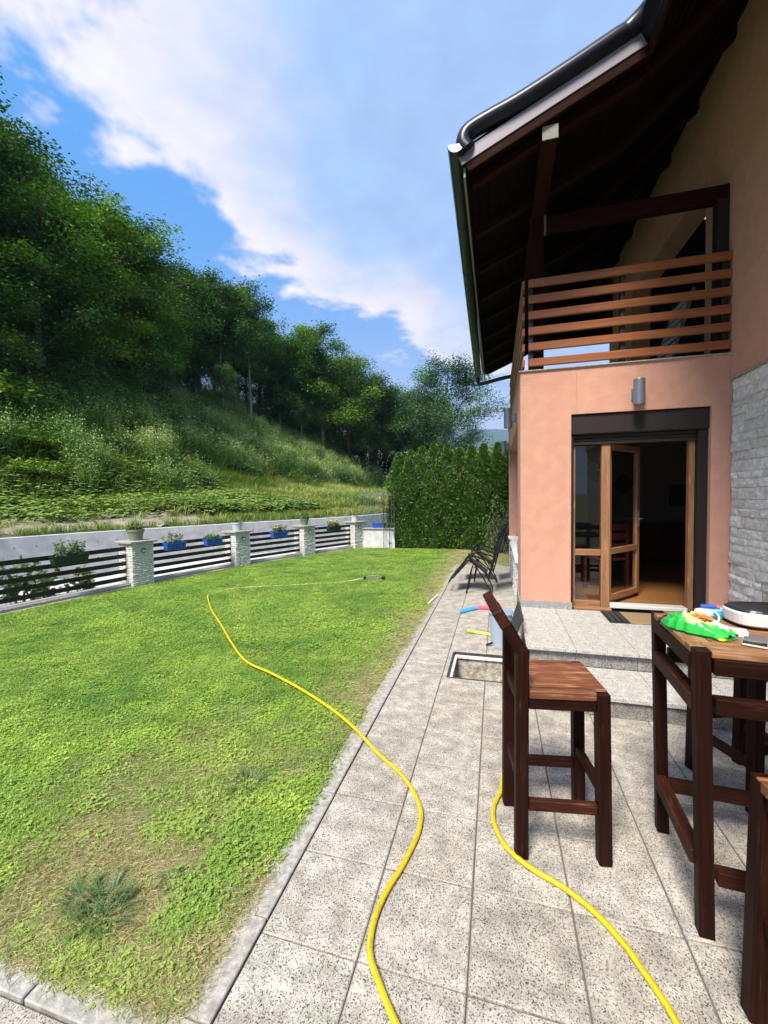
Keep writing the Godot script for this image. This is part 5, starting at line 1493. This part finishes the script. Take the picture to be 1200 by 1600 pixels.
# ---------------------------------------------------------------- furniture
func stool_model(label: String) -> Node3D:
	var t := thing("bar_stool", label, "bar stool", Vector3.ZERO, 0.0, "dark wooden bar stools")
	var a := 0.172; var b := 0.158; var w := 0.056
	for s in [-1, 1]:
		part("front_leg", barm(Vector3(a + 0.012, 0, s * (b + 0.004)), Vector3(a, 0.775, s * b), w, w, Vector3(0, 0, 1), 0.006), M.wood, t)
		part("back_leg", barm(Vector3(-a - 0.004, 0, s * (b + 0.004)), Vector3(-a, 0.965, s * b), w, w, Vector3(0, 0, 1), 0.006), M.wood, t)
		part("back_post", barm(Vector3(-a, 0.945, s * b), Vector3(-a - 0.075, 1.075, s * b), w - 0.004, w - 0.003, Vector3(0, 0, 1), 0.006), M.wood, t)
		part("side_stretcher", barm(Vector3(-a + 0.028, 0.245, s * (b + 0.002)), Vector3(a - 0.02, 0.245, s * (b + 0.002)), 0.03, 0.05), M.wood_mid, t)
		part("seat_apron", barm(Vector3(-a + 0.028, 0.715, s * (b + 0.001)), Vector3(a - 0.028, 0.715, s * (b + 0.001)), 0.036, 0.05), M.wood, t)
	for x in [-a, a]:
		part("cross_stretcher", barm(Vector3(x, 0.33, -b + 0.028), Vector3(x, 0.33, b - 0.028), 0.03, 0.05), M.wood, t)
	part("seat_apron", barm(Vector3(a, 0.715, -b + 0.028), Vector3(a, 0.715, b - 0.028), 0.036, 0.05), M.wood, t)
	part("seat_apron", barm(Vector3(-a, 0.715, -b + 0.028), Vector3(-a, 0.715, b - 0.028), 0.036, 0.05), M.wood, t)
	part("top_rail", barm(Vector3(-a - 0.09, 1.095, -b - 0.03), Vector3(-a - 0.09, 1.095, b + 0.03), 0.05, 0.085, Vector3(-0.5, 0.86, 0).normalized(), 0.006), M.wood_mid, t)
	for k in 5:
		var z := -0.126 + k * 0.063
		part("seat_board", mm(Vector3(-a + 0.03, 0.741, z - 0.0312), Vector3(a + 0.026, 0.778, z + 0.0312), 0.0025), M.wood_worn, t)
	for s in [-1, 1]:
		part("seat_board", mm(Vector3(-a + 0.03, 0.741, s * b - 0.026), Vector3(a - 0.0285, 0.778, s * b + 0.026), 0.004), M.wood_worn, t)
	return t
func make_table() -> void:
	var t := thing("bar_table", "tall dark wooden bar table with worn orange-brown top", "table", Vector3(0.735, 0, -1.735), -0.06)
	var L := 1.35; var D := 0.50; var H := 1.08; var w := 0.05
	for x in [0.0, L]:
		for z in [0.0, -D]:
			part("leg", barm(Vector3(x + (0.014 if x == 0.0 else 0.0), 0, z), Vector3(x - (0.012 if x == 0.0 else 0.0), H - 0.0015, z), w, w, Vector3(0, 0, 1), 0.004), M.wood, t)
	for x in [-0.012, L]:
		part("side_rail", barm(Vector3(x, 0.865, -w * 0.5), Vector3(x, 0.865, -D + w * 0.5), 0.05, 0.06), M.wood_mid, t)
		part("side_rail", barm(Vector3(x + 0.008, 0.265, -w * 0.5), Vector3(x + 0.008, 0.265, -D + w * 0.5), 0.05, 0.055), M.wood_mid, t)
		part("apron", barm(Vector3(x, 1.022, -w * 0.5), Vector3(x, 1.022, -D + w * 0.5), 0.06, 0.06), M.wood, t)
	for z in [0.0, -D]:
		part("long_rail", barm(Vector3(0.03, 0.875, z), Vector3(L - 0.04, 0.875, z), 0.045, 0.06), M.wood, t)
		part("long_rail", barm(Vector3(0.045, 0.235, z), Vector3(L - 0.04, 0.235, z), 0.045, 0.055), M.wood_mid, t)
		part("apron", barm(Vector3(0.02, 1.022, z), Vector3(L - 0.04, 1.022, z), 0.06, 0.06), M.wood, t)
	# top: end board across, then planks along
	part("top_board", mm(Vector3(-0.038, 1.053, -D + 0.0865), Vector3(0.05, 1.0792, -0.0865), 0.003), M.wood_top, t)
	for q in [[-D + 0.026, -D + 0.0845], [-0.0845, -0.026]]:
		part("top_board", mm(Vector3(-0.038, 1.053, q[0]), Vector3(0.0125, 1.0792, q[1]), 0.003), M.wood_top, t)
	for k in 5:
		part("top_board", mm(Vector3(0.052 if k > 0 and k < 4 else 0.0145, 1.053, -D - 0.026 + k * 0.1104), Vector3(L + 0.04, rnd(1.0785, 1.08), -D - 0.028 + (k + 1) * 0.1104), 0.003), M.wood_top, t)
func make_furniture() -> void:
	var s := stool_model("dark wooden bar stool with worn seat beside the yellow hose")
	s.position = Vector3(0.255, 0, -2.10)
	s.rotation.y = 0.15
	var f := copy(s, "dark wooden bar stool standing behind the bar table")
	f.position = Vector3(1.35, 0, -2.69); f.rotation.y = 1.98
	var n := copy(s, "dark wooden bar stool cut off by the lower right edge")
	n.position = Vector3(0.972, 0, -1.335); n.rotation.y = PI + 0.05
	make_table()
	recliner("black folding recliner nearest on the patio", Vector3(-0.29, 0, -7.3), 0.0)
	recliner("black folding recliner behind the nearer one", Vector3(-0.22, 0, -8.25), 0.04)

func recliner(label: String, at: Vector3, turn: float) -> void:
	var t := thing("recliner", label, "recliner", at, turn, "black folding garden recliners")
	for s in [-1, 1]:
		var z: float = 0.3 * s
		var m := MB.new()
		m.tube([Vector3(-0.2, 0.012, z), Vector3(-0.13, 0.35, z), Vector3(-0.1, 0.46, z), Vector3(0.0, 0.42, z)], 0.011, 7)
		part("front_leg", m, M.chair_tube, t)
		m = MB.new()
		m.tube([Vector3(0.22, 0.012, z), Vector3(0.08, 0.27, z), Vector3(-0.1, 0.55, z), Vector3(-0.15, 0.62, z)], 0.011, 7)
		part("back_leg", m, M.chair_tube, t)
		m = MB.new()
		m.tube(smooth_path([Vector3(-0.5, 0.17, z * 0.93), Vector3(-0.3, 0.42, z * 0.93), Vector3(-0.17, 0.57, z * 0.93), Vector3(-0.02, 0.47, z * 0.93), Vector3(0.18, 0.30, z * 0.93)], 0.04), 0.011, 7)
		part("seat_tube", m, M.chair_tube, t)
		m = MB.new()
		m.tube(smooth_path([Vector3(0.16, 0.22, z * 0.9), Vector3(0.22, 0.45, z * 0.9), Vector3(0.31, 0.8, z * 0.9), Vector3(0.40, 1.08, z * 0.86)], 0.05), 0.011, 7)
		part("back_tube", m, M.chair_tube, t)
		part("armrest", barm(Vector3(-0.17, 0.675, z * 1.08), Vector3(0.24, 0.545, z * 1.08), 0.045, 0.026, Vector3.UP, 0.01), M.black_plastic, t)
		m = MB.new()
		m.tube([Vector3(-0.15, 0.67, z * 1.05), Vector3(-0.12, 0.52, z * 1.02)], 0.009, 6)
		part("arm_strut", m, M.chair_tube, t)
	for q in [[Vector3(-0.2, 0.012, 0), 0.3], [Vector3(0.22, 0.012, 0), 0.3], [Vector3(-0.5, 0.17, 0), 0.28], [Vector3(0.40, 1.08, 0), 0.26], [Vector3(0.16, 0.22, 0), 0.27]]:
		var m := MB.new()
		m.tube([q[0] + Vector3(0, 0, -q[1]), q[0] + Vector3(0, 0, q[1])], 0.011, 7)
		part("cross_tube", m, M.chair_tube, t)
	# sling: sagging cloth strips
	var cl := MB.new()
	var seat := [Vector3(-0.44, 0.235, 0), Vector3(-0.3, 0.41, 0), Vector3(-0.17, 0.55, 0), Vector3(-0.02, 0.45, 0), Vector3(0.15, 0.31, 0)]
	var back := [Vector3(0.18, 0.32, 0), Vector3(0.22, 0.45, 0), Vector3(0.27, 0.63, 0), Vector3(0.31, 0.8, 0), Vector3(0.385, 1.04, 0)]
	for pair in [[seat, "seat_sling"], [back, "back_sling"]]:
		cl = MB.new()
		var c: Array = pair[0]
		for i in 4:
			var dd: Vector3 = (c[i + 1] - c[i]).cross(Vector3(0, 0, 1)).normalized()
			if dd.y > 0.0: dd = -dd
			for j in 6:
				var f := func(k, q):
					var zz: float = lerpf(-0.255, 0.255, q / 6.0)
					return c[k] + dd * 0.025 * (1.0 - pow(zz / 0.255, 2.0)) + Vector3(0, 0, zz)
				cl.quad(f.call(i, j), f.call(i + 1, j), f.call(i + 1, j + 1), f.call(i, j + 1), -dd)
				var th := -dd * 0.003
				cl.quad(f.call(i, j) - th, f.call(i + 1, j) - th, f.call(i + 1, j + 1) - th, f.call(i, j + 1) - th, dd)
		part(pair[1], cl, M.mesh_cloth, t)
	var hp := MB.new()
	hp.box(Vector3(0.345, 0.97, 0), Vector3(0.05, 0.15, 0.36), Basis(Vector3(0, 0, 1), -0.3), 0.02)
	part("head_pillow", hp, M.black_plastic, t)

# ---------------------------------------------------------------- hoses, sprinkler, small things
func make_small_things() -> void:
	var hp := [Vector3(-4.55, 0.044, -5.64), Vector3(-4.25, 0.046, -5.3), Vector3(-3.9, 0.046, -4.93), Vector3(-3.31, 0.044, -4.36), Vector3(-2.85, 0.046, -3.9), Vector3(-2.39, 0.044, -3.49), Vector3(-2.0, 0.044, -3.30), Vector3(-1.59, 0.044, -3.08), Vector3(-1.2, 0.044, -2.83), Vector3(-0.95, 0.036, -2.64), Vector3(-0.74, 0.013, -2.46), Vector3(-0.53, 0.0125, -2.28), Vector3(-0.40, 0.0125, -2.09), Vector3(-0.37, 0.0125, -1.93), Vector3(-0.40, 0.0125, -1.74), Vector3(-0.445, 0.0125, -1.58), Vector3(-0.46, 0.0125, -1.46), Vector3(-0.445, 0.0125, -1.35), Vector3(-0.39, 0.0125, -1.27), Vector3(-0.31, 0.0125, -1.18), Vector3(-0.2, 0.0125, -1.08), Vector3(-0.05, 0.0125, -0.95), Vector3(0.2, 0.0125, -0.75)]
	var m := MB.new()
	m.tube(smooth_path(hp, 0.03), 0.0115, 10)
	tag(part("garden_hose", m, M.yellow_hose), "bright yellow garden hose winding from lawn to patio foreground", "hose")
	m = MB.new()
	m.tube(smooth_path([Vector3(0.03, 0.0125, -2.42), Vector3(0.02, 0.0125, -2.3), Vector3(-0.015, 0.0125, -2.18), Vector3(-0.015, 0.0125, -2.06), Vector3(0.04, 0.0125, -1.93), Vector3(0.14, 0.0125, -1.845), Vector3(0.27, 0.0125, -1.78), Vector3(0.37, 0.0125, -1.7), Vector3(0.44, 0.0125, -1.61), Vector3(0.49, 0.0125, -1.51), Vector3(0.53, 0.0125, -1.41), Vector3(0.56, 0.0125, -1.25), Vector3(0.5, 0.0125, -0.95), Vector3(0.3, 0.0125, -0.7)], 0.03), 0.0115, 10)
	tag(part("garden_hose", m, M.yellow_hose), "bright yellow hose length curving past the bar stool's feet", "hose")
	m = MB.new()
	m.tube(smooth_path([Vector3(-4.55, 0.044, -5.64), Vector3(-4.75, 0.022, -5.95), Vector3(-4.62, 0.022, -6.4), Vector3(-4.07, 0.022, -6.72), Vector3(-3.44, 0.022, -7.02), Vector3(-2.9, 0.022, -7.3), Vector3(-2.55, 0.045, -7.62)], 0.04), 0.011, 8)
	tag(part("garden_hose", m, M.pale_hose), "pale yellow hose lying across the lawn to the sprinkler", "hose")
	# oscillating sprinkler
	var t := thing("sprinkler", "grey and white oscillating sprinkler on the lawn spraying water", "sprinkler", Vector3(-2.31, 0.0, -7.65), 0.18)
	m = MB.new()
	m.tube(smooth_path([Vector3(-0.17, 0.075, 0), Vector3(-0.08, 0.095, 0), Vector3(0, 0.1, 0), Vector3(0.08, 0.095, 0), Vector3(0.15, 0.08, 0)], 0.02), 0.012, 10)
	part("spray_tube", m, M.flashing, t)
	part("motor_housing", mm(Vector3(0.14, 0.035, -0.03), Vector3(0.21, 0.10, 0.03), 0.012), M.black_plastic, t)
	part("end_block", mm(Vector3(-0.21, 0.035, -0.025), Vector3(-0.165, 0.095, 0.025), 0.01), M.black_plastic, t)
	for x in [-0.185, 0.175]:
		part("runner", barm(Vector3(x, 0.025, -0.11), Vector3(x, 0.025, 0.11), 0.02, 0.018), M.black_plastic, t)
	part("cross_bar", barm(Vector3(-0.18, 0.03, 0.05), Vector3(0.17, 0.03, 0.05), 0.014, 0.014), M.flashing, t)
	# the water it throws: sixteen jets broken into drops
	var xf := []; var cs := []
	var dm := SphereMesh.new(); dm.radius = 1.0; dm.height = 2.0; dm.radial_segments = 6; dm.rings = 3
	var r := RandomNumberGenerator.new(); r.seed = 14
	for j in 14:
		var u := (j - 6.5) / 6.5
		var dirv := Vector3(u * 0.34, 1.0, -0.22 + r.randf_range(-0.02, 0.02)).normalized()
		var v0 := 7.2 * (1.0 - 0.05 * u * u)
		var start := Vector3(-2.31 + u * 0.15, 0.11, -7.65)
		for k in 90:
			var tt := (k + r.randf()) / 90.0 * 1.42
			var p := start + dirv * v0 * tt + Vector3(0, -4.905 * tt * tt, 0) + rdir(r) * (0.012 + 0.05 * tt * r.randf())
			if p.y < 0.02: continue
			var s := r.randf_range(0.002, 0.0038)
			xf.append(Transform3D(Basis.from_scale(Vector3(s, s * 1.6, s)), p)); cs.append(Color(1, 1, 1))
	tag(scatter("water_spray", dm, M.water_drop, xf, cs), "thin arcs of water drops thrown up by the lawn sprinkler", "water", "", "stuff")
	# white plastic strip lying by the kerb
	var ps := part("plastic_strip", barm(Vector3(-1.0, 0.025, -6.1), Vector3(-0.93, 0.022, -6.72), 0.03, 0.012), M.white_paint)
	tag(ps, "white strip lying on the patio kerb at the lawn's edge", "strip")
	# bin with foam noodles
	t = thing("bin", "pale blue-grey round bin standing against the landing", "bin", Vector3(0.055, 0, -4.70))
	m = MB.new()
	m.lathe([Vector2(0.0, 0.0), Vector2(0.115, 0.0), Vector2(0.135, 0.34), Vector2(0.142, 0.34), Vector2(0.144, 0.36), Vector2(0.13, 0.36), Vector2(0.112, 0.02), Vector2(0.0, 0.02)], 28)
	part("drum", m, M.bin, t)
	m = MB.new()
	m.tube([Vector3(-0.1, 0.03, 0.1), Vector3(-0.14, 0.025, 0.14), Vector3(-0.165, 0.02, 0.15)], 0.012, 7)
	part("pedal", m, M.black_plastic, t)
	part("hinge", mm(Vector3(0.11, 0.32, 0.05), Vector3(0.145, 0.35, 0.1), 0.004), M.bin, t)
	t = thing("foam_noodle", "bent foam noodle, half blue half pink, sticking out of the bin", "foam noodle", Vector3.ZERO)
	m = MB.new()
	m.tube([Vector3(-0.41, 0.305, -4.76), Vector3(-0.3, 0.34, -4.765), Vector3(-0.21, 0.365, -4.77)], 0.026, 12)
	part("blue_half", m, M.foam_blue, t)
	m = MB.new()
	m.tube([Vector3(-0.21, 0.367, -4.77), Vector3(-0.12, 0.375, -4.75), Vector3(0.0, 0.385, -4.7)], 0.0255, 12)
	part("pink_half", m, M.foam_pink, t)
	m = MB.new()
	m.tube([Vector3(-0.34, 0.02, -4.98), Vector3(-0.2, 0.02, -4.94), Vector3(-0.03, 0.02, -4.89)], 0.018, 10)
	tag(part("pool_stick", m, M.foam_yellow), "thin yellow foam stick lying on the paving behind the bin", "foam stick")
	# pot on the window ledge
	t = thing("ledge_planter", "dark planter with yellow-green plant on the house's side window ledge", "planter", Vector3(0.40, 0.7655, -6.25))
	part("box", mm(Vector3(-0.09, 0, -0.25), Vector3(0.09, 0.2, 0.25), 0.008), M.black_plastic, t)
	var pl := part("plant", potted(71, 0.07, 0.22, 0.16, 22, 0.05, Color(0.16, 0.24, 0.03), Color(0.6, 0.5, 0.03)), M.leaf, t, true)
	pl.position.y = 0.19
	# wall lamps
	wall_lamp("grey tube wall lamp above the terrace door", Vector3(1.48, 2.735, FZ), 0.0)
	wall_lamp("grey tube wall lamp on the side of the house corner", Vector3(XL, 2.72, -6.0), -PI * 0.5)
	wall_lamp("grey tube wall lamp farther back on the house side", Vector3(XL, 2.66, -9.1), -PI * 0.5)
	wall_lamp_done()

func wall_lamp_done() -> void:
	# folded things kept on the balcony
	var t := thing("folded_lounger", "grey folded garden lounger leaning on the wall behind the balcony rails", "lounger", Vector3(2.2, 3.0605, -6.1))
	var p0 := Vector3(-0.18, 0.02, 0); var p1 := Vector3(0.1, 1.05, 0)
	for s in [-0.28, 0.28]:
		part("side_rail", barm(p0 + Vector3(0, 0, s), p1 + Vector3(0, 0, s), 0.03, 0.04), M.lamp_grey, t)
	for k in 9:
		var q := p0.lerp(p1, 0.06 + k * 0.11)
		part("slat", barm(q + Vector3(0, 0, -0.265), q + Vector3(0, 0, 0.265), 0.02, 0.075, (p1 - p0).normalized()), M.pot_grey, t)

func make_interior() -> void:
	var t := thing("dining_table", "dining table inside behind the narrow door pane", "table", Vector3(1.35, 0.33, -6.9))
	part("top", mm(Vector3(-0.5, 0.72, -0.4), Vector3(0.5, 0.76, 0.4), 0.006), M.red_wood, t)
	for x in [-0.44, 0.44]:
		for z in [-0.34, 0.34]:
			part("leg", mm(Vector3(x - 0.03, 0, z - 0.03), Vector3(x + 0.03, 0.72, z + 0.03), 0.004), M.interior_dark, t)
	t = thing("dining_chair", "reddish wooden chair inside behind the narrow door pane", "chair", Vector3(1.45, 0.33, -6.2), 0.5)
	part("seat", mm(Vector3(-0.2, 0.43, -0.2), Vector3(0.2, 0.46, 0.2), 0.008), M.red_wood, t)
	for x in [-0.18, 0.18]:
		for z in [-0.18, 0.18]:
			part("leg", mm(Vector3(x - 0.02, 0, z - 0.02), Vector3(x + 0.02, 0.43 if z < 0 else 0.95, z + 0.02), 0.004), M.red_wood, t)
	for k in 3:
		part("back_slat", mm(Vector3(-0.16, 0.58 + k * 0.13, 0.17), Vector3(0.16, 0.66 + k * 0.13, 0.19), 0.004), M.red_wood, t)
	t = thing("cabinet", "low dark cabinet against the back wall inside the house", "cabinet", Vector3(3.1, 0.33, -9.3))
	part("body", mm(Vector3(-0.9, 0, -0.22), Vector3(0.9, 0.7, 0.22), 0.008), M.interior_dark, t)
	part("top", mm(Vector3(-0.93, 0.7, -0.24), Vector3(0.93, 0.73, 0.24), 0.006), M.red_wood, t)
	for x in [-0.45, 0.45]:
		part("door", mm(Vector3(x - 0.43, 0.03, 0.221), Vector3(x + 0.43, 0.67, 0.235), 0.005), M.red_wood, t)
	for q in [[Vector3(2.55, 1.85, -9.55), 0.785, "square picture hung cornerwise on the back wall inside", 0.16], [Vector3(3.6, 1.6, -9.55), 0.0, "dark framed picture on the back wall inside", 0.22]]:
		t = thing("picture_frame", q[2], "picture", q[0])
		t.rotation.z = q[1]
		part("frame", mm(Vector3(-q[3], -q[3], 0), Vector3(q[3], q[3], 0.02), 0.004), M.interior_dark, t)
		part("picture", mm(Vector3(-q[3] * 0.8, -q[3] * 0.8, 0.02), Vector3(q[3] * 0.8, q[3] * 0.8, 0.024), 0.001), M.grate, t)
	t = thing("wall_clock", "round dark clock on the back wall seen through the door leaf", "clock", Vector3(2.05, 2.15, -9.555))
	var m := MB.new()
	m.lathe([Vector2(0.0, 0.04), Vector2(0.2, 0.04), Vector2(0.22, 0.02), Vector2(0.22, 0.0)], 28, Transform3D(Basis(Vector3.RIGHT, PI * 0.5), Vector3.ZERO))
	part("case", m, M.interior_dark, t)
	part("hand", mm(Vector3(-0.006, 0, 0.041), Vector3(0.006, 0.15, 0.046), 0.001), M.pot_grey, t)
	part("hand", mm(Vector3(0, -0.006, 0.041), Vector3(0.1, 0.006, 0.045), 0.001), M.pot_grey, t)

func make_table_things() -> void:
	var H := 1.0805
	# opened crisp bag lying on its side
	var t := thing("crisp_bag", "open green foil crisp bag lying on the bar table", "bag", Vector3(0.79, H, -1.955), -0.95)
	var m := MB.new()
	var nn := fnl(9, 1.5, FastNoiseLite.TYPE_SIMPLEX_SMOOTH, 3)
	var nu := 48; var nv := 26
	var P := func(i: int, j: int, top: bool) -> Vector3:
		var u: float = float(i) / nu; var v: float = float(j) / nv * 2.0 - 1.0
		var w: float = 0.078 * (0.62 + 0.38 * sin(PI * clampf(u * 0.9 + 0.15, 0, 1))) * (1.0 if u > 0.3 else lerpf(0.45, 1.0, u / 0.3))
		var x: float = (u - 0.5) * 0.27 + nn.get_noise_2d(v * 2.0, u * 3.0) * 0.012
		var e: float = sqrt(maxf(0.0, 1.0 - v * v)) * pow(sin(PI * clampf(u, 0.03, 0.97)), 0.6)
		var c: float = nn.get_noise_2d(u * 1.4, v * 0.7) * 0.026 + absf(nn.get_noise_2d(u * 3.0, v * 1.5 + 7.0)) * 0.02
		return Vector3(x, 0.004 + ((0.05 * e + c * 1.3 * e + 0.004) if top else 0.0), v * w + nn.get_noise_1d(u * 3.0) * 0.012)
	for top in [true, false]:
		for i in nu:
			for j in nv:
				var u := (i + 0.5) / nu; var v := (j + 0.5) / nv * 2.0 - 1.0
				var c := Color(0.03, 0.45, 0.06)
				var e1 := Vector2((u - 0.58) / 0.2, (v - 0.1) / 0.75).length()
				if e1 < 1.0: c = Color(0.65, 0.75, 0.3)
				if e1 < 0.6: c = Color(0.55, 0.25, 0.07)
				if Vector2((u - 0.82) / 0.1, (v + 0.3) / 0.5).length() < 1.0: c = Color(0.75, 0.8, 0.72)
				if u < 0.1: c = Color(0.06, 0.012, 0.01)
				elif u < 0.22 and v > 0.1: c = Color(0.05, 0.35, 0.1)
				m.col = c
				var q := []; var qn := []
				for o in [[0, 0], [1, 0], [1, 1], [0, 1]]:
					var ii: int = i + o[0]; var jj: int = j + o[1]
					q.append(P.call(ii, jj, top))
					var nr: Vector3 = (P.call(min(ii + 1, nu), jj, top) - P.call(max(ii - 1, 0), jj, top)).cross(P.call(ii, min(jj + 1, nv), top) - P.call(ii, max(jj - 1, 0), top)).normalized()
					if nr.y * (1.0 if top else -1.0) < 0.0: nr = -nr
					qn.append(nr)
				m.stri(q[0], q[1], q[2], qn[0], qn[1], qn[2])
				m.stri(q[0], q[2], q[3], qn[0], qn[2], qn[3])
	part("foil", m, M.foil, t, true)
	var ch := RandomNumberGenerator.new(); ch.seed = 2
	for k in 7:
		var c := MB.new()
		var q := Vector3(0.02 + ch.randf_range(-0.03, 0.03), 0.058 + ch.randf() * 0.012, ch.randf_range(-0.025, 0.025))
		c.lathe([Vector2(0.0, 0.004), Vector2(0.009, 0.002), Vector2(0.013, 0.0), Vector2(0.012, -0.003), Vector2(0.0, -0.003)], 9, Transform3D(Basis(rdir(ch), ch.randf_range(0, 1.2)), q))
		part("crisp", c, M.crisp, t)
	# lime lighter
	t = thing("lighter", "lime green lighter in front of the crisp bag", "lighter", Vector3(0.835, H, -1.835), 0.9)
	part("body", mm(Vector3(-0.022, 0, -0.012), Vector3(0.022, 0.014, 0.012), 0.006), M.lime, t)
	part("cap", mm(Vector3(0.0225, 0.002, -0.009), Vector3(0.032, 0.012, 0.009), 0.003), M.pot_grey, t)
	# phone
	t = thing("phone", "smartphone with dark screen lying on the bar table edge", "phone", Vector3(0.945, H, -1.845), -0.5)
	part("case", mm(Vector3(-0.037, 0, -0.075), Vector3(0.037, 0.009, 0.075), 0.004), M.phone_case, t)
	part("screen", mm(Vector3(-0.034, 0.0091, -0.071), Vector3(0.034, 0.0098, 0.071), 0.0), M.screen, t)
	# small white pack
	t = thing("small_pack", "small white printed carton beside the crisp bag", "carton", Vector3(0.905, H, -1.925), -0.35)
	part("carton", mm(Vector3(-0.05, 0, -0.028), Vector3(0.05, 0.024, 0.028), 0.003), M.white_paint, t)
	part("print", mm(Vector3(-0.04, 0.0242, -0.018), Vector3(0.02, 0.0246, 0.016), 0.0), M.pot_grey, t)
	# white ring
	m = MB.new()
	var ring := []
	for k in 21: ring.append(Vector3(cos(TAU * k / 20.0) * 0.024, sin(TAU * k / 20.0) * 0.024, 0))
	m.tube(ring, 0.004, 7, false)
	var rg := part("white_ring", m, M.white_paint)
	rg.position = Vector3(0.915, H + 0.025, -2.09); rg.rotation = Vector3(-0.5, 0.2, 0)
	tag(rg, "white plastic ring standing between the crisp bag and the white device", "ring")
	# tissue pack and blue things
	t = thing("tissue_pack", "white and blue tissue packet at the back of the bar table", "packet", Vector3(0.965, H, -2.215), 0.5)
	part("packet", mm(Vector3(-0.07, 0, -0.035), Vector3(0.07, 0.03, 0.035), 0.008), M.white_paint, t)
	part("blue_band", mm(Vector3(-0.03, 0.0, -0.0365), Vector3(0.045, 0.0312, 0.0365), 0.006), M.sky_blue, t)
	t = thing("blue_lighter", "dark blue lighter lying on top of the tissue packet", "lighter", Vector3(0.955, H + 0.0325, -2.215), -0.1)
	part("body", mm(Vector3(-0.035, 0, -0.011), Vector3(0.025, 0.016, 0.011), 0.006), M.box_blue, t)
	part("cap", mm(Vector3(0.0255, 0.002, -0.008), Vector3(0.04, 0.013, 0.008), 0.003), M.foam_pink, t)
	t = thing("turquoise_box", "small turquoise box beside the white device", "box", Vector3(0.985, H, -2.165), 0.15)
	part("carton", mm(Vector3(-0.035, 0, -0.02), Vector3(0.035, 0.028, 0.02), 0.004), M.turquoise, t)
	# white device with black top
	t = thing("white_device", "white round-ended appliance base with black top on the bar table", "appliance", Vector3(1.115, H, -2.10), 0.1)
	m = MB.new()
	var outline := func(y: float, k: float) -> Array:
		var o := []
		for i in 32:
			var a := TAU * i / 32.0
			var sx: float = signf(cos(a)) * pow(absf(cos(a)), 0.6); var sz: float = signf(sin(a)) * pow(absf(sin(a)), 0.7)
			o.append(Vector3(sx * 0.145 * k, y, sz * 0.1 * k))
		return o
	var skin := func(mb: MB, rings: Array):
		for q in rings.size() - 1:
			for i in 32:
				var j := (i + 1) % 32
				mb.quad(rings[q][i], rings[q][j], rings[q + 1][j], rings[q + 1][i], rings[q][i] * Vector3(1, 0, 1) + Vector3(0, 0.02, 0))
	skin.call(m, [outline.call(0.012, 0.95), outline.call(0.018, 1.0), outline.call(0.06, 1.02), outline.call(0.068, 0.99)])
	part("shell", m, M.white_paint, t)
	m = MB.new()
	var o2: Array = outline.call(0.066, 0.99)
	for i in 32: m.tri(Vector3(0, 0.066, 0), o2[i], o2[(i + 1) % 32], Vector3.UP)
	skin.call(m, [outline.call(0.066, 0.97), outline.call(0.078, 0.9)])
	var o3: Array = outline.call(0.078, 0.9); var o4: Array = outline.call(0.072, 0.62)
	for i in 32:
		var j := (i + 1) % 32
		m.quad(o3[i], o3[j], o4[j], o4[i], Vector3.UP)
		m.tri(Vector3(0, 0.07, 0), o4[i], o4[j], Vector3.UP)
	part("top_tray", m, M.black_plastic, t)
	m = MB.new()
	skin.call(m, [outline.call(0.0, 0.85), outline.call(0.012, 0.9)])
	part("foot", m, M.black_plastic, t)
	for q in [Vector3(-0.01, 0.074, 0.04), Vector3(0.02, 0.074, 0.06)]:
		part("contact", bx(q, Vector3(0.018, 0.006, 0.008), 0.002), M.white_paint, t)
	# clear jar
	t = thing("clear_jar", "clear plastic jar with white foot on the bar table's right", "jar", Vector3(1.235, H, -2.23))
	m = MB.new()
	m.lathe([Vector2(0.0, 0.035), Vector2(0.05, 0.035), Vector2(0.062, 0.06), Vector2(0.068, 0.15), Vector2(0.066, 0.15), Vector2(0.06, 0.062), Vector2(0.048, 0.038), Vector2(0.0, 0.038)], 24)
	part("jar", m, M.glass, t)
	m = MB.new()
	m.lathe([Vector2(0.0, 0.0), Vector2(0.055, 0.0), Vector2(0.058, 0.03), Vector2(0.05, 0.035), Vector2(0.0, 0.035)], 24)
	part("foot", m, M.white_paint, t)

func _ready() -> void:
	rng.seed = 20240
	noise.seed = 4; noise.frequency = 0.06; noise.fractal_octaves = 3
	make_view()
	make_materials()
	make_land()
	make_patio()
	make_house()
	make_steps()
	make_fence()
	make_hedge()
	make_wood()
	make_weeds()
	make_lawn()
	make_furniture()
	make_interior()
	make_small_things()
	make_table_things()
